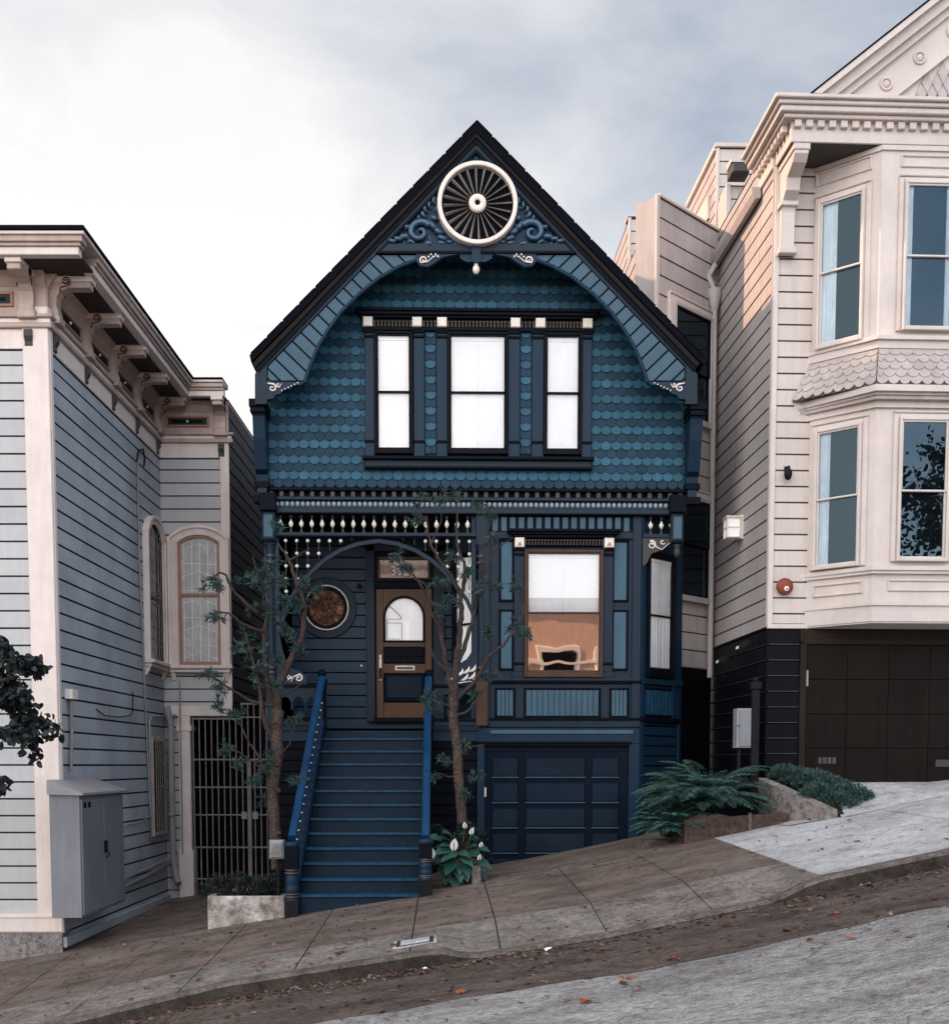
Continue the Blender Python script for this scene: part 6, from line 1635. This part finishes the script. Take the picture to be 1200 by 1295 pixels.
for k in range(60):
    c0 = Vector((-6.2+random.gauss(0, .45), 12.4+random.gauss(0, .6), 1.0+random.gauss(0, .6)))
    if c0.x > -5.5: c0.x = -5.6
    for q in range(26): rleaf(lf, c0+rv()*random.random()*.28, rv()+Vector((0,0,-.6)), random.uniform(.06, .10))
lf.build('crown', M['darkleaf'], T)
# ferns
def fern(px, py, Y, L, n, label, seed):
    random.seed(seed); c = at(px, py, Y); mb = MB()
    for k in range(n):
        a = 2*math.pi*k/n+random.uniform(-.3, .3); l = L*random.uniform(.65, 1.1); el = random.uniform(.85, 1.54)
        d = Vector((math.cos(a), math.sin(a)*.8, 0)); pts = []; v = Vector((d.x*math.cos(el), d.y*math.cos(el), math.sin(el))); p = c.copy(); seg = 30
        for i in range(seg+1):
            pts.append(p.copy()); p = p+v*l/seg; v = (v+Vector((d.x*.025, d.y*.025, -.062))).normalized()
        mb.tube([tuple(q) for q in pts], [.006*(1-i/(seg+2)) for i in range(seg+1)], 4, 1)
        s_ = d.cross(Vector((0,0,1))).normalized()
        for i in range(2, seg+1):
            t = i/seg; w = l*.17*math.sin(math.pi*min(1, t*.85+.12))+.012; tang = (pts[i]-pts[i-1]).normalized()
            for sg in (-1, 1):
                for h in (0, .5):
                    q = pts[i-1].lerp(pts[i], h); dd = (s_*sg+tang*.35+Vector((0,0,-.22+random.uniform(-.12, .12)))).normalized()
                    leaf(mb, q, dd, Vector((0,0,1))+rv()*.3, w*random.uniform(.85, 1.1), .0055+.02*w)
    return mb.build('fern', [M['fern'], M['stem']], origin=tuple(c), label=label, cat='fern', group='ferns beside the blue house')
fern(895, 1032, 16.75, 1.12, 100, 'largest fern, above the red brown bed wall', 3)
fern(846, 1060, 16.7, .74, 60, 'fern spilling down beside the right edge of the garage', 4)
fern(864, 1020, 17.1, .85, 60, 'upright fern between the two others, behind the bed wall corner', 6)
# bushes of fine leaves
def bush(name, label, cells, n, seed, mat, L=.05, W=.006):
    random.seed(seed); mb = MB(); c0 = Vector(cells[0][:3])
    for (x, y, z, rx, ry, rz) in cells:
        for k in range(n):
            v = rv()*random.uniform(.35, 1.0)**.4; v.z = abs(v.z) if random.random() < .75 else v.z
            p = Vector((x+v.x*rx, y+v.y*ry, z+v.z*rz)); d = (v+rv()*.6+Vector((0,0,.5))).normalized()
            for q in range(3): leaf(mb, p, (d+rv()*.45).normalized(), rv(), L*random.uniform(.6, 1.4), W)
        for k in range(14):
            v = rv(); mb.tube([(x, y, z-rz*.3), (x+v.x*rx*.5, y+v.y*ry*.5, z+rz*.3), (x+v.x*rx*.9, y+v.y*ry*.9, z+abs(v.z)*rz*.8)], [.012,.008,.003], 4, 1)
    return mb.build(name, [mat, M['stem']], origin=tuple(c0), label=label, cat='bush')
cl = []
for (px, py, Y, r, h) in ((992,978,17.0,.22,.16),(1010,985,16.9,.27,.2),(1030,990,16.7,.3,.22),(1050,1000,16.5,.32,.24),(1072,1008,16.3,.32,.24),(1060,1015,16.1,.28,.18),(1088,1012,16.3,.2,.18),(1035,1004,16.3,.25,.18)):
    q = at(px, py, Y); cl.append((q.x, q.y, q.z-.06, r, r*.9, h))
bush('rosemary_bush', 'spreading low blue green bush in front of the dark garage', cl, 620, 8, M['bushl'])
cl = []
for (px, r, h) in ((275,.22,.3),(300,.25,.34),(325,.25,.28),(345,.2,.3)):
    q = at(px, 1134, 16.4); cl.append((q.x, q.y, q.z-.02, r, r, h))
bush('planter_shrub', 'dark wiry shrub growing in the white concrete planter', cl, 330, 9, M['darkleaf'], .05, .008)
cl = []
for (px, py, r) in ((590,1052,.14),(604,1062,.13),(608,1080,.12),(552,1050,.08)):
    q = at(px, py, 16.75); cl.append((q.x, q.y, q.z-.05, r, r*.8, r*1.2))
bush('small_shrub', 'small purplish shrub with pale blossoms behind the calla lily', cl, 180, 10, M['darkleaf'], .045, .01)
# calla lily
random.seed(12)
bc_ = at(578, 1128, 16.55); CL = thing('calla_lily', 'calla lily clump with big green leaves and white flowers beside the steps', 'plant', tuple(bc_))
def big_leaf(mb, base_, tip_dir, s):
    d = tip_dir.normalized(); sd_ = d.cross(Vector((0,-.5,1))).normalized(); up_ = sd_.cross(d); n = 9; L = []; R_ = []; Mid = []
    for i in range(n):
        t = i/(n-1); w = s*.42*math.sin(math.pi*(t**.6))*(1 if t > .02 else 0)+.001
        c = base_+d*s*t+Vector((0,0,-.35*s*t*t)); wav = .06*s*math.sin(i*2.1+random.random()*3)
        Mid.append(c-up_*.03*s); L.append(c+sd_*w+up_*(.12*w+wav*.4)); R_.append(c-sd_*w+up_*(.12*w-wav*.4))
    mb.add([tuple(v) for v in L+Mid+R_], [(i, i+1, n+i+1, n+i) for i in range(n-1)]+[(n+i, n+i+1, 2*n+i+1, 2*n+i) for i in range(n-1)], 0, True)
mb = MB(); ms = MB()
for k_ in range(46):
    a_ = random.uniform(0, 6.28); rr_ = random.random()**.6
    x, y = 579+27*rr_*math.cos(a_), 1078+27*rr_*math.sin(a_); dy = -.35*(1-rr_)+random.uniform(-.1, .1)
    dx, dz, s = math.cos(a_)*.9+random.uniform(-.3, .3), -math.sin(a_)*.6+random.uniform(-.3, .3), random.uniform(.15, .24)
    b0 = at(x, y, 16.5+dy*.6); big_leaf(mb, b0, Vector((dx, -.45, dz)), s)
    foot = bc_+Vector((random.uniform(-.12, .14), random.uniform(-.05, .1), 0)); ms.tube([tuple(foot), tuple((foot+b0)/2+Vector((0,.03,.05))), tuple(b0)], [.014,.012,.008], 6)
mb.build('leaf_clump', M['calla'], CL)
for (x, y, s) in [(574,1070,.15),(546,1080,.13),(596,1050,.09),(608,1066,.07),(588,1042,.08),(606,1082,.07)]:
    c = at(x, y+6, 16.2); mb = MB(); G_ = []; lean = random.uniform(-.35, .35); n1_, n2_ = 9, 7
    for j in range(n1_):
        t = j/(n1_-1); w = s*.42*math.sin(math.pi*min(1, .12+.88*t**.8))+.002
        for i in range(n2_):
            q = -1+2*i/(n2_-1); curl = (1-t)*1.5+.35
            G_.append((c.x+w*math.sin(q*curl)/max(math.sin(curl), .4)*.8+lean*s*t*t, c.y-.02-w*.6*math.cos(q*curl)*(1-t*.4)+w*.5-.10*s*t*t*3, c.z+s*1.25*t*(1-.12*t)))
    mb.add(G_, [(j*n2_+i, j*n2_+i+1, (j+1)*n2_+i+1, (j+1)*n2_+i) for j in range(n1_-1) for i in range(n2_-1)], 0, True)
    mb.tube([(c.x, c.y-.03, c.z), (c.x, c.y-.04, c.z+s*.7)], [.008,.006], 6, 1)
    mb.build('flower', [M['white'], M['bronze']], CL); ms.tube([tuple(bc_), tuple((bc_+c)/2+Vector((0,0,.1))), tuple(c)], [.012,.01,.007], 6)
for k in range(14):
    x = random.uniform(-.18, .2); ms.tube([tuple(bc_+Vector((x, random.uniform(-.1, 0), -.02))), tuple(bc_+Vector((x*1.1, -.1, .25))), tuple(bc_+Vector((x*1.5, -.12, random.uniform(.3, .5))))], [.012,.010,.006], 5)
ms.build('stem_bundle', M['stem'], CL)
# fallen leaves
random.seed(21)
mb = MB()
def dead(mb, x, y, z, s, flat=.25):
    a = random.uniform(0, 6.28); d = Vector((math.cos(a), math.sin(a), random.uniform(-.1, .25))); n_ = Vector((random.uniform(-.3, .3), random.uniform(-.3, .3), 1)).normalized()
    d.normalize(); s_ = d.cross(n_).normalized(); up_ = s_.cross(d); p = Vector((x, y, z+.004))
    w = random.uniform(.22, .45)
    V_ = [p, p+d*s*.3+s_*s*w-up_*0+Vector((0,0,s*flat*random.random())), p+d*s*.7+s_*s*w*.8+Vector((0,0,s*flat*random.random())), p+d*s+Vector((0,0,s*flat*.5)), p+d*s*.7-s_*s*w*.8+Vector((0,0,s*flat*random.random())), p+d*s*.3-s_*s*w+Vector((0,0,s*flat*random.random()))]
    mb.add([tuple(v) for v in V_], [(0,1,2,3),(0,3,4,5)])
for k in range(3800):
    x = random.uniform(-4.6, 5.2); r = random.random()
    if r < .5: y = 11.5-abs(random.gauss(0, .22))-.02; z = RD(x, y)
    elif r < .74: y = random.uniform(9.4, 11.4); z = RD(x, y)
    elif r < .95: 
        y = random.uniform(11.7, 16.3); z = SW(x, y)
        if x > -.8 and random.random() < .62: continue
    else: y = random.uniform(8.5, 9.5); z = RD(x, y)
    if r < .5 and x > 1 and random.random() < .55: continue
    dead(mb, x, y, z+.004, random.choice((.015, .02, .03, .04, .055, .07))*random.uniform(.7, 1.2))
for k in range(60): dead(mb, random.uniform(-4.4, -1.6), random.uniform(16.7, 19), AL(-3, 18)+.01, .05)
mb.build('fallen_leaves', M['dry'], kind='stuff', label='small dry brown leaves scattered along the gutter and pavement', cat='leaves')
ol = [(736,1271,'largest orange fallen leaf, on the pale street at bottom centre'), (856,1215,'orange fallen leaf near the middle of the asphalt edge line'), (1074,1190,'orange fallen leaf farthest right on the street'), (1054,1158,'orange fallen leaf close to the kerb at right'), (791,1240,'orange fallen leaf at the seam, right of the bottom centre one'), (585,1258,'orange fallen leaf left of the bottom centre one'), (330,1233,'orange fallen leaf on the pale pavement strip at left')]
for (x, y, lb) in ol:
    Yg = 12.2 if 'pavement' in lb else None
    if Yg is None:
        Yg = 10
        for _ in range(30):
            p = at(x, y, Yg); Yg += (p.z-RD(p.x, Yg))*4*1; Yg = max(6, min(11.4, Yg))
    p = at(x, y, Yg); z = SW(p.x, Yg) if 'pavement' in lb else RD(p.x, Yg)
    mb = MB(); 
    for k in range(3): dead(mb, p.x, p.y, z+.008, .085 if y == 1271 else .06, .35)
    mb.build('fallen_leaf', M['oleaf'], origin=(p.x, p.y, z), label=lb, cat='leaf', group='orange fallen leaves')
for (x, y, lb) in ((543,1223,'white petal in the gutter below the utility cover'), (690,1203,'white petal in the gutter below the garage')):
    Yg = 11.3; p = at(x, y, Yg); mb = MB(); dead(mb, p.x, Yg, RD(p.x, Yg)+.008, .09, .2); mb.build('fallen_petal', M['white'], origin=(p.x, Yg, RD(p.x, Yg)), label=lb, cat='petal', group='white petals in the gutter')
# white worn paint patch on the pavement
mb = MB()
# ---------------------------------------------------------------- across the street (seen in the panes)
OF = Fr(9.5, -5.6, 180)
OH = thing('orange_house', 'orange stucco house across the street mirrored in the lower bay window', 'house', (5, -5.6, G(5, 11.5)))
mb = MB(OF); gz_ = G(5, 11.5)-1.5
mb.box(0, 7, 0, 6, gz_, 5.3); mb.build('wall', M['orange'], OH)
mb = MB(OF); mb.bev(-.2, 7.2, -.2, .3, 5.3, 5.6, .03); mb.build('cornice', M['cream'], OH)
for k, u_ in enumerate((1.0, 3.6, 5.6)):
    mb = MB(OF); mb.bev(u_-.7, u_+.7, -.06, .0, 2.2, 4.0, .03); w = mb.build('window', M['cream'], OH); mb = MB(OF); mb.box(u_-.55, u_+.55, -.07, -.05, 2.35, 3.85); mb.build('pane', M['black'], w)
mb = MB(OF); mb.box(1.0, 3.6, -.05, .05, gz_, .9); mb.build('garage_door', M['rh_gar'], OH)
mb = MB(OF); mb.box(4.4, 5.4, -.05, .05, gz_, 1.3); mb.build('door', M['brown'], OH)
for k in range(3):
    mb = MB(OF); mb.bev(0, 7, -.08, .02, -.4+k*1.9, -.25+k*1.9, .02); mb.build('string_course', M['cream'], OH)
CO = Fr(2.2, -5.6, 180)
CH = thing('cream_row_house', 'cream row house beside the orange one across the street', 'house', (0, -5.6, G(0, 11.5)))
mb = MB(CO); mb.box(0, 6, .3, 6, gz_-1, 6.2); mb.build('wall', M['rh'], CH)
for k in range(3):
    for j in range(2):
        mb = MB(CO); mb.bev(.5+k*1.9, 1.6+k*1.9, .22, .3, .8+j*2.8, 2.7+j*2.8, .03); w = mb.build('window', M['white'], CH); mb = MB(CO); mb.box(.6+k*1.9, 1.5+k*1.9, .2, .22, .9+j*2.8, 2.6+j*2.8); mb.build('pane', M['black'], w)
random.seed(31)
T2 = thing('leafy_tree', 'tall leafy tree across the street mirrored in the right bay windows', 'tree', (15.5, -3.5, 0))
mb = MB(); limb(mb, [Vector((15.5, -3.5, -.3)), Vector((15.4, -3.5, 2.5)), Vector((15.6, -3.6, 5))], .22, .1); mb.build('trunk', M['bark2'], T2)
mb = MB()
for k in range(60):
    c = Vector((15.5+random.gauss(0, 1.7), -3.5+random.gauss(0, 1.0), 6+random.gauss(0, 2.0)))
    for q in range(90): rleaf(mb, c+rv()*random.random()*.75, rv(), .16)
mb.build('crown', M['bushl'], T2)

# unseen stepped block on the left, added to keep the sun off the street
AB = thing('sun_blocker', 'tall pale unseen block added beyond the grey house to stop the sun', 'blocker', (-30, 16.8, -6))
mb = MB(); mb.box(-62, -28, 16.4, 34, -12, 27); mb.box(-28, -15, 16.4, 34, -12, 15); mb.build('wall', M['lh_front'], AB)
mb = MB(); mb.box(-62.3, -27.7, 16.1, 34.3, 27, 27.6); mb.build('cornice', M['lh_trim'], AB)
for i in range(6):  # windows only dress the added block
    for j in range(7):
        mb = MB(); mb.bev(-60+i*5.6, -58.2+i*5.6, 16.3, 16.42, -3+j*3.7, -.9+j*3.7, .03); mb.build('window', M['black'], AB)
# ---------------------------------------------------------------- light and sky
SUN_EL, SUN_DIR = 33, Vector((-1, .25, 0)).normalized()
d = Vector((SUN_DIR.x*math.cos(rad(SUN_EL)), SUN_DIR.y*math.cos(rad(SUN_EL)), math.sin(rad(SUN_EL))))
sl = bpy.data.lights.new('sun', 'SUN'); sl.energy = 6.2; sl.angle = rad(.7); sl.color = (1, .62, .40)
so = bpy.data.objects.new('sun', sl); C.objects.link(so); so.rotation_euler = d.to_track_quat('Z', 'Y').to_euler(); so.location = d*50
w = bpy.data.worlds.new('World'); sc.world = w; w.use_nodes = True; nt = w.node_tree; nt.nodes.clear(); L = nt.links.new
out = nt.nodes.new('ShaderNodeOutputWorld'); bg = N(nt, 'ShaderNodeBackground'); L(bg.outputs[0], out.inputs[0])
sky = N(nt, 'ShaderNodeTexSky', sky_type='NISHITA', sun_disc=False, sun_elevation=rad(SUN_EL), sun_rotation=math.atan2(d.x, d.y), air_density=1.0, dust_density=1.0)
tc = N(nt, 'ShaderNodeTexCoord').outputs['Generated']
sep = N(nt, 'ShaderNodeSeparateXYZ'); L(tc, sep.inputs[0])
mp = N(nt, 'ShaderNodeMapping'); mp.inputs['Scale'].default_value = (2.4, 2.4, 4.2); L(tc, mp.inputs['Vector'])
n1 = N(nt, 'ShaderNodeTexNoise', Scale=1.7, Detail=8.0, Roughness=.55, Distortion=.3); L(mp.outputs[0], n1.inputs['Vector'])
def mth(op, a, b=None, c=None, clamp=False):
    n = N(nt, 'ShaderNodeMath', operation=op, use_clamp=clamp)
    for i, x in enumerate((a, b, c)):
        if x is None: continue
        if isinstance(x, (int, float)): n.inputs[i].default_value = x
        else: L(x, n.inputs[i])
    return n.outputs[0]
# cloud cover: thick and white to the left and low, opening to blue grey at the upper right
cov = mth('ADD', mth('MULTIPLY', mth('SUBTRACT', n1.outputs['Fac'], .5), 2.0), mth('ADD', mth('MULTIPLY', sep.outputs['X'], -1.6), mth('ADD', mth('MULTIPLY', sep.outputs['Z'], -1.75), 1.48)), clamp=True)
blue = N(nt, 'ShaderNodeMix', data_type='RGBA', blend_type='MIX'); blue.inputs[0].default_value = .55
skm = N(nt, 'ShaderNodeMix', data_type='RGBA', blend_type='MULTIPLY'); skm.inputs[0].default_value = 1; L(sky.outputs[0], skm.inputs[6]); skm.inputs[7].default_value = (.10,.10,.10,1)
L(skm.outputs[2], blue.inputs[6]); blue.inputs[7].default_value = (.47,.535,.65,1)
cl = N(nt, 'ShaderNodeMix', data_type='RGBA'); L(cov, cl.inputs[0]); L(blue.outputs[2], cl.inputs[6]); cl.inputs[7].default_value = (.95,.935,.925,1)
# darker layered cloud towards the zenith on the left
n2 = N(nt, 'ShaderNodeTexNoise', Scale=2.4, Detail=6.0, Roughness=.6); L(mp.outputs[0], n2.inputs['Vector'])
zen = mth('MULTIPLY', mth('SUBTRACT', sep.outputs['Z'], .36, clamp=True), mth('MULTIPLY', n2.outputs['Fac'], 3.2), clamp=True)
dk = N(nt, 'ShaderNodeMix', data_type='RGBA'); L(zen, dk.inputs[0]); L(cl.outputs[2], dk.inputs[6]); dk.inputs[7].default_value = (.66,.67,.70,1)
# bright sky behind the viewer
back = mth('ADD', mth('MULTIPLY', mth('MULTIPLY', sep.outputs['Y'], -1, clamp=True), 3.4), 1.0)
fin = N(nt, 'ShaderNodeMix', data_type='RGBA', blend_type='MULTIPLY'); fin.inputs[0].default_value = 1; L(dk.outputs[2], fin.inputs[6])
cmb = N(nt, 'ShaderNodeCombineXYZ'); 
for i in range(3): L(back, cmb.inputs[i])
L(cmb.outputs[0], fin.inputs[7]); L(fin.outputs[2], bg.inputs['Color']); bg.inputs['Strength'].default_value = 1.08
for o in bpy.data.objects:
    if '_L' in o: del o['_L']
